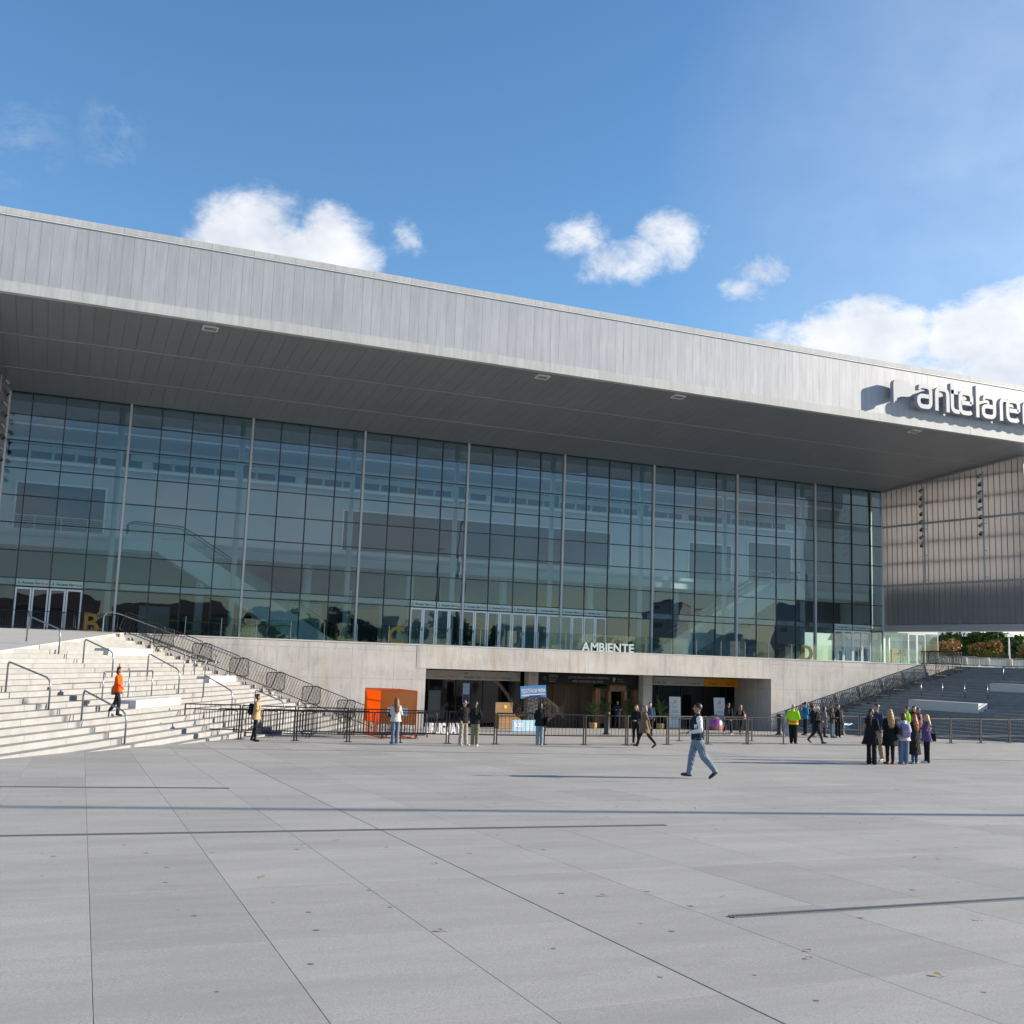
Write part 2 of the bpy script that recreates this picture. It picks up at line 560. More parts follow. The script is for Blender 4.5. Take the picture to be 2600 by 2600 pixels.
def glass_material(name, tint, refl=1.0, ior=1.62, rough=0.0, wav=.0):
    m = bpy.data.materials.new(name)
    m.use_nodes = True
    nd, lk = m.node_tree.nodes, m.node_tree.links
    nd.clear()
    o = nd.new('ShaderNodeOutputMaterial')
    fr = nd.new('ShaderNodeFresnel')
    fr.inputs['IOR'].default_value = ior
    gl = nd.new('ShaderNodeBsdfGlossy')
    gl.inputs['Roughness'].default_value = rough
    gl.inputs['Color'].default_value = (.78, .89, 1.0, 1)
    tr = nd.new('ShaderNodeBsdfTransparent')
    tr.inputs['Color'].default_value = (*tint, 1)
    mx = nd.new('ShaderNodeMixShader')
    bf = nd.new('ShaderNodeNewGeometry')
    front = mathn(nd, lk, 'SUBTRACT', 1.0, bf.outputs['Backfacing'])
    lk.new(mathn(nd, lk, 'MULTIPLY', mathn(nd, lk, 'MULTIPLY', fr.outputs[0], refl, clamp=True), front), mx.inputs[0])
    lk.new(tr.outputs[0], mx.inputs[1])
    lk.new(gl.outputs[0], mx.inputs[2])
    lk.new(mx.outputs[0], o.inputs[0])
    if wav > 0:
        t = nd.new('ShaderNodeTexCoord')
        oi = nd.new('ShaderNodeObjectInfo')
        av = nd.new('ShaderNodeVectorMath')
        geo = nd.new('ShaderNodeNewGeometry')
        lk.new(geo.outputs['Position'], av.inputs[0])
        n = nd.new('ShaderNodeTexNoise')
        n.inputs['Scale'].default_value = .55
        n.inputs['Detail'].default_value = 1
        lk.new(av.outputs[0], n.inputs['Vector'])
        bp = nd.new('ShaderNodeBump')
        bp.inputs['Strength'].default_value = wav
        bp.inputs['Distance'].default_value = .03
        lk.new(n.outputs['Fac'], bp.inputs['Height'])
        lk.new(bp.outputs[0], gl.inputs['Normal'])
    return m


def polycarb_material():
    m = bpy.data.materials.new('polycarbonate')
    m.use_nodes = True
    nd, lk = m.node_tree.nodes, m.node_tree.links
    nd.clear()
    o = nd.new('ShaderNodeOutputMaterial')
    df = nd.new('ShaderNodeBsdfDiffuse')
    tl = nd.new('ShaderNodeBsdfTranslucent')
    gl = nd.new('ShaderNodeBsdfGlossy')
    gl.inputs['Roughness'].default_value = .35
    geo = nd.new('ShaderNodeNewGeometry')
    v = noise_fac(nd, lk, mapped(nd, lk, geo.outputs['Position'], (.3, .3, .12)), 1.0, 4, .55, .3, .7)
    c = rgbmix(nd, lk, v, (.46, .46, .48), (.56, .55, .55))
    lk.new(c, df.inputs[0])
    tl.inputs[0].default_value = (.83, .815, .81, 1)
    a = nd.new('ShaderNodeMixShader')
    a.inputs[0].default_value = .70
    lk.new(df.outputs[0], a.inputs[1])
    lk.new(tl.outputs[0], a.inputs[2])
    bm = nd.new('ShaderNodeMixShader')
    bm.inputs[0].default_value = .06
    lk.new(a.outputs[0], bm.inputs[1])
    lk.new(gl.outputs[0], bm.inputs[2])
    lk.new(bm.outputs[0], o.inputs[0])
    return m


M_plaza = plaza_material()
M_grout = mat('joint_filler', (.05, .05, .05), .95)
M_conc = concrete_material('wall_concrete', (.50, .475, .44), streak=.75, zoff=-.05)
M_beamc = concrete_material('beam_concrete', (.54, .505, .46), panel=(2.0, 9.0), streak=.8)
M_step = mat('step_concrete', (.28, .279, .273), .8, var=.3, vscale=1.6, bump=.15, bscale=30, rnd=.06, spec=.3)
M_terr = mat('terrace_concrete', (.40, .40, .39), .85, var=.12, vscale=.8, bump=.1, rnd=.0, spec=.3)
M_fascia = metal_panel_material('zinc_cladding', (.355, .368, .40), (.44, .452, .482), .5, .18, .35, .045)
M_trim = metal_panel_material('pale_trim', (.40, .415, .415), (.52, .53, .525), .6, .0, .25, .05)
M_soffit = metal_panel_material('soffit_sheet', (.245, .252, .265), (.285, .292, .305), .45, .3, .3, .03)
M_white = mat('white_steel', (.72, .74, .76), .45, .1, var=.04)
M_grey = mat('grey_steel', (.42, .44, .47), .45, .4, var=.06)
M_mull = mat('black_gasket', (.018, .02, .022), .5)
M_glass = glass_material('facade_glass', (.64, .745, .77), refl=1.45, ior=1.62, wav=.2)
M_glass2 = glass_material('balustrade_glass', (.84, .92, .91), refl=1.6, ior=1.5)
M_clear = glass_material('lobby_glass', (.85, .93, .90), refl=1.6, ior=1.5)
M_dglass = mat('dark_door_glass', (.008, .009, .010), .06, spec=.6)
M_poly = polycarb_material()
M_black = mat('black_paint', (.016, .016, .018), .45, var=.1, vscale=12)
M_black2 = mat('charcoal_paint', (.03, .03, .034), .5, var=.15, vscale=8)
M_galv = mat('galvanised_tube', (.30, .32, .34), .35, .75, var=.08, vscale=6)
M_inw = mat('interior_plaster', (.60, .62, .63), .85, var=.05, vscale=.5)
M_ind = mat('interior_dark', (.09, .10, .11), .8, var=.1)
M_infl = mat('interior_floor', (.34, .35, .35), .4)
M_inwh = mat('interior_white', (.82, .84, .84), .6)
M_yel = mat('yellow_letter', (.36, .20, .012), .45)
M_txt = mat('dark_print', (.03, .035, .04), .7)
M_txto = mat('orange_print', (.55, .17, .05), .7)
M_sign = mat('pale_sign', (.46, .47, .46), .6, var=.03)
M_signt = mat('transom_sign', (.44, .62, .62), .35)
M_wht = mat('white_print', (.80, .80, .80), .6)
M_wood = mat('pine_board', (.32, .19, .09), .75, var=.22, vscale=3, stretch=(1, 1, .15), rnd=.15)
M_wood2 = mat('weathered_board', (.085, .056, .037), .85, var=.3, vscale=3, stretch=(1, 1, .12), rnd=.25)

# ------------------------------------------------------------------ ground
SL, G0 = .0355, .17


def gz(y):
    return G0 - SL * max(-72.0, min(0.0, y))


M_asph = mat('asphalt_ground', (.05, .05, .05), .9, var=.1, vscale=.3)
mb = MB()
ys = [-3000, -72, 0, 3000]
vs = []
for y in ys:
    for x in (-3000, 3000):
        vs.append((x, y, gz(y) - .035))
mb.add(vs, [(0, 1, 3, 2), (2, 3, 5, 4), (4, 5, 7, 6)])
plaza = struct('plaza', mb, M_asph)

SW, SH, SK = 1.27, 2.35, .0264


def slab_mesh(gl, gr, name='slab', gf=.004, gb=.011, h=.034):
    x0, x1, y0, y1 = -SW / 2 + gl, SW / 2 - gr, -SH / 2 + gf, SH / 2 - gb
    b = .0015
    P = lambda x, y, z: (x + SK * y, y, z - SL * y)
    mb = MB()
    vs = [P(x, y, -h) for x, y in ((x0, y0), (x1, y0), (x1, y1), (x0, y1))]
    vs += [P(x, y, -b) for x, y in ((x0, y0), (x1, y0), (x1, y1), (x0, y1))]
    vs += [P(x, y, 0) for x, y in ((x0 + b, y0 + b), (x1 - b, y0 + b), (x1 - b, y1 - b), (x0 + b, y1 - b))]
    mb.add(vs, [(8, 9, 10, 11), (0, 1, 5, 4), (1, 2, 6, 5), (2, 3, 7, 6), (3, 0, 4, 7), (4, 5, 9, 8), (5, 6, 10, 9), (6, 7, 11, 10), (7, 4, 8, 11)])
    return mb


slab_vars = {}
for cv, (gl, gr) in {'n': (.0022, .0022), 'l': (.008, .002), 'r': (.002, .008), 't': (.0012, .0012)}.items():
    for rv, (gf, gb) in {0: (.0035, .001), 1: (.001, .0035)}.items():
        mbv = slab_mesh(gl, gr, gf=gf, gb=gb)
        slab_vars[cv, rv] = (mbv, mbv.mesh('slab', M_plaza))
cells = []
for j in range(-5, 23):
    yc = -60.9 + SH * (j + .5)
    for i in range(-34, 78):
        xc = 1.05 + SW * (i + .5) + SK * (yc + 60)
        p = Vector((xc, yc, gz(yc))) - CAM
        d = p.dot(fwd)
        vis = False
        if d > 1:
            u_, v_ = p.dot(right) / d, p.dot(up) / d
            vis = abs(u_) < .53 and abs(v_) < .56
        cells.append((0 if vis else 1, d if d > 0 else 999, i, j, xc, yc))
cells.sort()
rest = MB()
for n_, (nv, d, i, j, xc, yc) in enumerate(cells):
    key = ('r' if i == -1 else 'l' if i == 0 else 'n' if (i % 2 or i < 4) else 't', j % 2)
    sm, me = slab_vars[key]
    if n_ < 300 and nv == 0:
        link('slab', me, plaza, (xc, yc, gz(yc)))
    else:
        rest.add([(x + xc, y + yc, z + gz(yc)) for x, y, z in sm.v], sm.f)
so = obj('slab_field', rest, M_plaza, plaza)
so['kind'] = 'stuff'


def drain(a, b, w=.075):
    a, b = Vector((*a, gz(a[1]) + .004)), Vector((*b, gz(b[1]) + .004))
    t = (b - a).normalized()
    s_ = Vector((-t.y, t.x, 0)).normalized()
    L = (b - a).length
    mb = MB()
    for sg in (-1, 1):
        mb.beam(a + s_ * sg * w / 2, b + s_ * sg * w / 2, .018, .014)
    k = 0
    while k < L:
        p = a + t * k
        mb.beam(p - s_ * w / 2, p + s_ * w / 2, .016, .010)
        k += .038
    o = obj('drain_grate', mb, mat('drain_steel', (.20, .205, .21), .5, .4), plaza)
    mb = MB()
    mb.beam(a - Vector((0, 0, .001)), b - Vector((0, 0, .001)), w, .004)
    obj('drain_slot', mb, mat('drain_dark', (.06, .06, .062), .9), plaza)


drain((-9, -51.2), (5.56, -52.69))
drain((-9, -43.2), (.21, -45.41))
drain((2.53, -58.82), (10, -59.05))

# ------------------------------------------------------------------ left stairs and landing
YW = -9.9
ZP = 5.1
th = R(28.5)
eL = Vector((-math.sin(th), -math.cos(th), 0))
XS, RISE, K = .4746, .168, 27
zk = lambda k: .5 + RISE * k
WL = lambda k: Vector((12.41 - XS * (k - 1), YW, 0))
nL = Vector((-math.cos(th), math.sin(th), 0))
TRL = XS * math.cos(th)
M_land = mat('landing_concrete', (.42, .415, .40), .85, var=.12, vscale=.7, bump=.08, spec=.3)
stairs_l = struct('stairs_left', MB().prism([(13.6, YW - .02), (12.8, YW - .02), (12.8 + eL.x * 3, YW - .02 + eL.y * 3)], -1, .05), M_land)
TL = {}
for k in range(1, K + 1):
    T = min(44.0, (ZP - .012 - zk(k)) / .0615)
    TL[k] = T
    a, dx = WL(k), Vector((-(XS + .05), 0, 0))
    p = [a, a + dx, a + dx + eL * T, a + eL * T]
    # nosing joints every few metres: each step is cast in lengths
    t0 = 0.0
    first = True
    cuts = [0.0]
    off = (k * 1.37) % 2.2 + 1.2
    c_ = off
    while c_ < T - .4:
        cuts.append(c_)
        c_ += 2.6
    cuts.append(T)
    mb = MB()
    for q in range(len(cuts) - 1):
        u0_, u1_ = cuts[q] + (.006 if q else 0), cuts[q + 1] - (.006 if q < len(cuts) - 2 else 0)
        j_ = Vector((math.cos(th), -math.sin(th), 0)) * (.004 * ((k * 7 + q * 5) % 3))
        A, B_, C_, D_ = a + eL * u0_ + j_, a + eL * u1_ + j_, a + dx + eL * u1_, a + dx + eL * u0_
        z1 = zk(k)
        z0 = z1 - RISE - .06
        nb = Vector((.010 * -math.cos(th), .010 * math.sin(th), 0))
        ring = [A, D_, C_, B_]
        mb.add([(v.x, v.y, z0) for v in ring] + [(v.x, v.y, z1 - .012) for v in (A, D_, C_, B_)] +
               [(A.x + nb.x, A.y + nb.y, z1), (D_.x, D_.y, z1), (C_.x, C_.y, z1), (B_.x + nb.x, B_.y + nb.y, z1)],
               [(3, 2, 1, 0), (8, 9, 10, 11), (0, 1, 5, 4), (1, 2, 6, 5), (2, 3, 7, 6), (3, 0, 4, 7), (4, 5, 9, 8), (5, 6, 10, 9), (6, 7, 11, 10), (7, 4, 8, 11)])
    st = obj('step', mb, M_step, stairs_l)
    sl = MB()  # small dark plate standing in for the shadow where each step ends
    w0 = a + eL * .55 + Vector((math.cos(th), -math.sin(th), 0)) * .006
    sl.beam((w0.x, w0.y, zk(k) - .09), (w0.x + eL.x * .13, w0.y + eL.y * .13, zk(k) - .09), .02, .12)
    obj('step_end_shade', sl, M_black2, st)
zland = lambda x, y: ZP - .004 + .07 * (min(y, YW) - YW)
poly = [(-60, YW + .1)]
edge = [(WL(k) + eL * TL[k]) for k in range(K, 0, -1) if TL[k] < 44]
poly = [(-70, YW + .02)] + [(-70, edge[-1].y)] + [(v.x, v.y) for v in reversed(edge)] + [(WL(K).x - .02, YW + .02)]
struct('landing', MB().prism(poly, lambda x, y: zland(x, y) - .9, zland), M_land)

# ------------------------------------------------------------------ right stairs and plateau
tr = R(12)
eR = Vector((math.sin(tr), -math.cos(tr), 0))
XR = .5856
WR = lambda k: Vector((39.37 + XR * (k - 1), YW - .015, 0))
nR = Vector((math.cos(tr), math.sin(tr), 0))
stairs_r = struct('stairs_right', MB().prism([(39.2, YW - .02), (39.2 + eR.x * 3, YW - .02 + eR.y * 3), (40, YW - .02)], -1, .05), M_land)
for k in range(1, K + 1):
    a, T = WR(k), 56.0
    dx = Vector((XR + .05, 0, 0))
    mb = MB()
    cuts = [0.0]
    c_ = (k * 1.13) % 2.0 + 1.0
    while c_ < T:
        cuts.append(c_)
        c_ += 2.9
    cuts.append(T)
    for q in range(len(cuts) - 1):
        u0_, u1_ = cuts[q] + (.006 if q else 0), cuts[q + 1] - .006
        j_ = -nR * (.004 * ((k * 5 + q * 3) % 3))
        A, B_, C_, D_ = a + eR * u0_ + j_, a + eR * u1_ + j_, a + dx + eR * u1_, a + dx + eR * u0_
        z1 = zk(k)
        z0 = z1 - RISE - .06
        nb = nR * .01
        mb.add([(v.x, v.y, z0) for v in (A, B_, C_, D_)] + [(v.x, v.y, z1 - .012) for v in (A, B_, C_, D_)] +
               [(A.x + nb.x, A.y + nb.y, z1), (B_.x + nb.x, B_.y + nb.y, z1), (C_.x, C_.y, z1), (D_.x, D_.y, z1)],
               [(3, 2, 1, 0), (8, 9, 10, 11), (0, 1, 5, 4), (1, 2, 6, 5), (2, 3, 7, 6), (3, 0, 4, 7), (4, 5, 9, 8), (5, 6, 10, 9), (6, 7, 11, 10), (7, 4, 8, 11)])
    obj('step', mb, M_step, stairs_r)
q0 = WR(K) + Vector((XR, 0, 0))
q1 = q0 + eR * 70
struct('plateau', MB().prism([(q0.x, q0.y), (q1.x, q1.y), (900, -120), (900, 900), (64, 900), (64, YW - .015)], 3.5, zk(K) + .004), M_terr)

# ------------------------------------------------------------------ arena building
arena = thing('arena_building', 'long grey arena hall with glass front wall under a deep metal canopy', 'building', (28, 0, 0))
AX = 28.0


def part(name, mb, mats, parent=None, smooth=False):
    o = obj(name, mb, mats, parent or arena, smooth=smooth)
    if parent is None:
        o.location = (-AX, 0, 0)
    return o


def sub(name, me, parent, loc):
    # parent is a part whose local frame is world axes shifted
    return link(name, me, parent, loc)


OX0, OX1, OZ = 15.97, 39.05, 3.79
# podium: walls either side of the opening, beam over it, columns, terrace
part('podium_wall', MB().box(-2.5, 15.40, YW, YW + .5, -.6, ZP - .06), M_conc)
part('podium_jamb', MB().box(15.403, OX0, YW + .003, YW + 4, -.6, OZ - .003), M_conc)
part('podium_wall', MB().box(OX1, 58, YW, YW + 4, -.6, ZP - .06), M_conc)
part('beam', MB().box(15.406, OX1 - .003, YW - .012, YW + .9, OZ, ZP - .06), M_beamc)
part('wall_coping', MB().box(-2.5, 58, YW - .03, YW + .6, ZP - .058, ZP + .002), mat('coping_concrete', (.52, .51, .49), .8, var=.1, vscale=1.2))
part('terrace', MB().box(-2.5, 64, YW + .6, 14, ZP - .5, ZP - .002).box(-70, -2.5, YW + .03, 14, ZP - .5, ZP - .006), M_terr)
mb = MB()
for x0, x1 in ((23.3, 23.95), (31.2, 31.85)):
    part('column', MB().box(x0, x1, -7.4, -6.8, -.2, OZ - .003), M_conc)
# recessed ground entrance: dark glazing with frames, ceiling, floor behind
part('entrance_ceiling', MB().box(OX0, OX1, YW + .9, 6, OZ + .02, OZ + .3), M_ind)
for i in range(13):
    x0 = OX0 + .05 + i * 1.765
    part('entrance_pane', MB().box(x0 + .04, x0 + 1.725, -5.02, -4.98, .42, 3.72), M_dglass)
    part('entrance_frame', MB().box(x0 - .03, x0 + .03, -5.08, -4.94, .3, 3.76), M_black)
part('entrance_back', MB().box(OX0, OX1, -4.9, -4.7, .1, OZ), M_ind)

# glass front: rows and panel grid
PW = 1.8
ROWS = [18.79, 17.48, 15.96, 14.35, 12.78, 11.22, 9.64, 8.07, 7.62, ZP]
XL, XRC = -3.7 * PW, 31.7 * PW
doors_i = [-3, -2] + list(range(10, 18)) + [29, 30]
pane_cache = {}


def pane_mesh(w, h, m):
    key = (round(w, 3), round(h, 3), m.name)
    if key not in pane_cache:
        pane_cache[key] = MB().box(-w / 2, w / 2, -.012, .012, -h / 2, h / 2).mesh('pane', m)
    return pane_cache[key]


edges_i = [-3.7] + list(range(-3, 32)) + [31.7]
bays = []
start = 0
bay_edges = [-3.7, 0, 4, 8, 12, 16, 20, 24, 28, 31.7]
acc = text_mesh('Acceso Sur', .21, .004, M_txt, bold=.004)
pla = text_mesh('Platea', .17, .004, M_txto, bold=.003)
arr = MB().box(-.012, .012, -.004, .004, -.06, .09).add([(-.06, -.004, -.04), (0, -.004, -.11), (.06, -.004, -.04), (.06, .004, -.04), (0, .004, -.11), (-.06, .004, -.04)], [(0, 1, 2), (3, 4, 5)]).mesh('arrow', M_txt)
leaf_fr = MB()
for (x0, x1, z0, z1) in ((-.43, -.34, 0, 2.44), (.34, .43, 0, 2.44), (-.34, .34, 2.34, 2.44), (-.34, .34, 0, .12)):
    leaf_fr.box(x0, x1, -.035, .035, z0, z1)
leaf_fr = leaf_fr.mesh('door', mat('door_frame', (.74, .77, .83), .4, .1))
leaf_gl = MB().box(-.34, .34, -.008, .008, .12, 2.34).mesh('door_pane', M_glass)
leaf_hd = MB().tube([(.385, -.04, .95), (.385, -.09, .98), (.385, -.09, 1.12), (.385, -.04, 1.15)], .012, 5).box(.36, .41, -.05, -.034, 1.0, 1.1).mesh('handle', M_black)
for b in range(len(bay_edges) - 1):
    i0, i1 = bay_edges[b], bay_edges[b + 1]
    x0, x1 = i0 * PW, i1 * PW
    eds = [e for e in edges_i if i0 <= e <= i1]
    g = MB()
    for e in eds:
        zlo = ZP if not (e - 1 in doors_i and e in doors_i) else 7.64
        if e not in (i0, i1):
            g.box(e * PW - .028, e * PW + .028, -.05, .10, zlo, ROWS[0])
    for z in ROWS[1:-1]:
        g.box(x0 + .06, x1 - .06, -.045, .095, z - .028, z + .028)
    g.box(x0 + .06, x1 - .06, -.045, .095, ROWS[0] - .05, ROWS[0] + .04)
    bay = obj('glass_bay', g, M_mull, arena, loc=(-AX, 0, 0))
    for q in range(len(eds) - 1):
        a, c = eds[q] * PW, eds[q + 1] * PW
        ci = eds[q]
        w = c - a - .05
        for r_ in range(9):
            zt, zb = ROWS[r_], ROWS[r_ + 1]
            h = zt - zb - .05
            if r_ == 8 and ci in doors_i:
                for sgn in (-1, 1):
                    d_ = link('door', leaf_fr, arena, ((a + c) / 2 + sgn * .445 - AX, 0, ZP + .02))
                    if sgn > 0:
                        d_.rotation_euler = (0, 0, 0)
                    link('door_pane', leaf_gl, d_)
                    link('handle', leaf_hd, d_) if sgn < 0 else None
                continue
            if r_ == 7 and ci in doors_i:
                s_ = link('sign_pane', pane_mesh(w, h, M_signt), bay, ((a + c) / 2, 0, (zt + zb) / 2))
                for me, dx in ((acc, -.56), (pla, .42)):
                    link('lettering', me, s_, (dx, -.018, -.09), (PI / 2, 0, 0))
                link('arrow', arr, s_, (-.72, -.018, 0))
                continue
            pn = link('pane', pane_mesh(w, h, M_glass), bay, ((a + c) / 2, 0, (zt + zb) / 2))
            # each pane sits a touch out of true, so reflections break from pane to pane
            pn.rotation_euler = (random.gauss(0, .0022), 0, random.gauss(0, .0022))
for e in bay_edges[1:-1]:
    zlo = ZP if not (e - 1 in doors_i and e in doors_i) else ZP
    part('mullion_column', MB().box(e * PW - .062, e * PW + .062, -.16, .12, zlo, ROWS[0] + .03), mat('mullion_steel', (.52, .54, .57), .45, .1))
for e in (bay_edges[0], bay_edges[-1]):
    part('corner_post', MB().box(e * PW - .09, e * PW + .09, -.1, .14, ZP if e < 0 else ZP, ROWS[0] + .04), M_white)

# fascia, trim, coping, soffit
YF = -14.15
FX0, FX1 = -13.0, 61.5
zs = lambda y: 18.79 - .108 * y
fp = MB().box(-.2538, .2538, 0, .05, 20.86, 23.97).mesh('fascia_panel', M_fascia)
rib = MB()
n_f = int((FX1 - FX0) / .515)
for i in range(n_f):
    o = link('fascia_panel', fp, arena, (FX0 + .515 * (i + .5) - AX, YF + random.uniform(-.0012, .0012), 0), (0, 0, random.gauss(0, .0025)))
cp = MB().bbox(-.511, .511, -.06, 1.2, 24.03, 24.33, .02).mesh('coping_segment', M_trim)
for i in range(int((FX1 - FX0) / 1.03)):
    link('coping_segment', cp, arena, (FX0 + 1.03 * (i + .5) - AX, YF + random.uniform(-.003, .003), random.uniform(-.004, .004)))
tm = MB().add([(-.77, 0, 20.33), (.77, 0, 20.33), (.77, .3, 20.31), (-.77, .3, 20.31), (-.77, 0, 20.855), (.77, 0, 20.855), (.77, .3, 20.855), (-.77, .3, 20.855)],
              [(0, 3, 2, 1), (4, 5, 6, 7), (0, 1, 5, 4), (1, 2, 6, 5), (2, 3, 7, 6), (3, 0, 4, 7)]).mesh('edge_trim', M_trim)
for i in range(int((FX1 - FX0) / 1.545)):
    link('edge_trim', tm, arena, (FX0 + 1.545 * (i + .5) - AX, YF - .06 + random.uniform(-.002, .002), random.uniform(-.003, .003)))
part('roof_rail', MB().box(FX0, FX1, YF - .05, YF - .005, 23.975, 24.025), M_white)
rb = MB()
ridge = [(YF + .055, 20.4), (YF + .055, 24.02), (2.2, 24.02), (2.2, 18.86), (0.2, 18.86), (-.1, zs(-.1) + .06)]
rb.add([(FX0, y, z) for y, z in ridge] + [(FX1, y, z) for y, z in ridge],
       [tuple(range(5, -1, -1)), tuple(range(6, 12))] + [(i, (i + 1) % 6, 6 + (i + 1) % 6, 6 + i) for i in range(6)])
part('roof', MB().box(FX0, FX1, 9.6, 46, 18.86, 24.02), M_soffit)
part('added_skylight_end', MB().box(61.2, 61.4, 2.2, 9.6, 18.86, 23.84).box(-9.4, -9.2, 2.2, 9.6, 18.86, 23.84), M_inw)  # end walls of the added roof slot, keeping direct sun out of it
sk_m = bpy.data.materials.new('added_skylight_diffuser')
sk_m.use_nodes = True
sk_n, sk_l = sk_m.node_tree.nodes, sk_m.node_tree.links
sk_n.clear()
sk_t = sk_n.new('ShaderNodeBsdfTranslucent')
sk_t.inputs[0].default_value = (.93, .95, .97, 1)
sk_l.new(sk_t.outputs[0], sk_n.new('ShaderNodeOutputMaterial').inputs[0])
part('added_skylight', MB().box(FX0, FX1, 2.2, 9.6, 23.85, 23.9), sk_m)  # added roof opening, diffuses sky light down to brighten the hall
part('roof', rb, M_soffit)
for y0, y1 in ((YF + .24, -9.05), (-8.95, -4.12), (-4.02, -.1)):
    hw = .3435
    sm = MB().hexa([(-hw, y0, zs(y0)), (hw, y0, zs(y0)), (hw, y1, zs(y1)), (-hw, y1, zs(y1))],
                   [(-hw, y0, zs(y0) + .03), (hw, y0, zs(y0) + .03), (hw, y1, zs(y1) + .03), (-hw, y1, zs(y1) + .03)]).mesh('soffit_plank', M_soffit)
    for i in range(100):
        link('soffit_plank', sm, arena, (-11.0 + .7 * (i + .5) - AX, 0, random.uniform(-.002, .002)))
for y in (-9.0, -4.07):
    part('soffit_strip', MB().box(-11, 59, y - .035, y + .035, zs(y) - .012, zs(y) + .03), M_trim)
M_lens = mat('lamp_lens', (.25, .25, .24), .2)
for i, x in enumerate((2.72, 11.8, 20.88, 29.74, 38.8, 47.76)):
    if i in (1, 4):
        continue
    y = -13.45
    t = thing('soffit_lamp', ['white rectangular floodlight under canopy edge nearest the far end from the sign', '', 'white rectangular canopy floodlight above the left end of the middle doors',
                              'white rectangular canopy floodlight above the right end of the middle doors', '', 'white rectangular canopy floodlight below the round sign emblem'][i], 'floodlight', (x, y, zs(y) - .004))
    t.rotation_euler = (-math.atan(.108), 0, 0)
    f = MB()
    for (a, b_, c, d) in ((-.38, .38, -.28, -.2), (-.38, .38, .2, .28), (-.38, -.3, -.2, .2), (.3, .38, -.2, .2)):
        f.box(a, b_, c, d, -.07, 0)
    obj('lamp_frame', f, M_white, t)
    obj('lamp_lens', MB().box(-.3, .3, -.2, .2, -.04, -.001), M_lens, t)

# side wings of ribbed polycarbonate
M_rib = mat('wing_rib', (.24, .25, .27), .5, .3)
M_girt = mat('wing_girt', (.20, .22, .25), .5, .4)
for side in (1, -1):
    cx = XRC if side > 0 else XL
    d = Vector((.165 * side, -.986, 0)).normalized()
    nrm = Vector((d.y * -side, d.x * side, 0))       # towards the outside of the hall front
    if nrm.x * side < 0:
        nrm = -nrm
    base = Vector((cx, 0, 0))
    pt = lambda s, o, z: tuple(base + d * s + nrm * o + Vector((0, 0, z)))
    LEN = 12.2

    def wbox(mb, s0, s1, o0, o1, z0, z1, zt=None):
        # z1 may be sloped along the soffit
        za = lambda s: zs((base + d * s).y) - .02 if z1 is None else z1
        b4 = [pt(s0, o0, z0), pt(s1, o0, z0), pt(s1, o1, z0), pt(s0, o1, z0)]
        t4 = [pt(s0, o0, za(s0)), pt(s1, o0, za(s1)), pt(s1, o1, za(s1)), pt(s0, o1, za(s0))]
        mb.hexa(b4, t4)
        return mb

    nw = 26
    wsp = LEN / nw
    for q in range(nw):
        s0, s1 = q * wsp + .018, (q + 1) * wsp - .018
        for z0, z1 in ((8.17, 11.15), (11.31, 15.82), (15.98, None)):
            part('wing_panel', wbox(MB(), s0, s1, .0, .03, z0, z1), M_poly)
    for q in range(nw + 1):
        part('wing_rib', wbox(MB(), max(0, q * wsp - .016), q * wsp + .016, -.02, .05, 8.17, None), M_rib)
    for z0, z1 in ((7.65, 8.14), (11.16, 11.3), (15.83, 15.97)):
        part('wing_rail', wbox(MB(), 0, LEN, -.07, .06 if z0 > 8 else 1.4, z0, z1), M_grey)
    part('wing_head', MB().beam(pt(0, -.03, zs(0) - .07), pt(LEN, -.03, zs((base + d * LEN).y) - .07), .08, .12), M_grey)
    for z in (9.7, 12.85, 14.4, 17.4, 18.9):
        part('wing_girt', wbox(MB(), 0, LEN, .10, .22, z, z + .12), M_girt)
    part('wing_outer_skin', wbox(MB(), 0, LEN, 1.3, 1.33, 8.14, None), M_poly)
    part('wing_liner', wbox(MB(), 0, LEN, .5, .56, 8.14, 11.2), mat('wing_liner', (.24, .25, .28), .8))
    part('wing_end', wbox(MB(), LEN, LEN + .05, -.05, 1.36, 7.65, None), M_grey)
    # light masts on the wing
    for mi, (s, ztop) in enumerate(((4.22, 18.7), (9.22, 19.2))):
        bp = base + d * s - nrm * .42
        lab = {(1, 0): 'steel mast with a column of spotlights on ribbed wing beside the glass corner',
               (1, 1): 'steel mast of eight spotlights on ribbed wing further out from the glass corner',
               (-1, 0): 'spotlight mast on the ribbed wing by the doors marked with letter B',
               (-1, 1): 'outer spotlight mast on the ribbed wing past the letter B doors'}[side, mi]
        t = thing('light_mast', lab, 'light mast', (bp.x, bp.y, 11.22), group='spotlight masts on the wings')
        pm = MB().tube([(0, 0, 0), (0, 0, ztop - 11.22)], .06, 8)
        for zb in (.3, 2.2, 4.2, 6.2):
            pm.beam((0, 0, zb), tuple(nrm * .40 + Vector((0, 0, zb))), .04, .04)
        obj('mast_pole', pm, M_galv, t)
        for q in range(8):
            z = ztop - 11.22 - .35 - q * .6
            inn = -nrm
            side_v = d * (1 if q % 2 else -1)
            ap = inn * .12
            aim = (Vector((-.5 * side, .15, -.55)) + d * (.35 if q % 2 else -.1)).normalized()
            c0 = Vector((0, 0, z)) + inn * .32
            sp = MB()
            sp.tube([c0 - aim * .16, c0 - aim * .12, c0 + aim * .02, c0 + aim * .16], [.05, .095, .115, .135], 10)
            sp.beam((0, 0, z), tuple(c0), .03, .03)
            s_ = obj('spotlight', sp, M_galv, t)
            obj('lamp_front', MB().tube([c0 + aim * .155, c0 + aim * .165], .122, 10), M_black, s_)

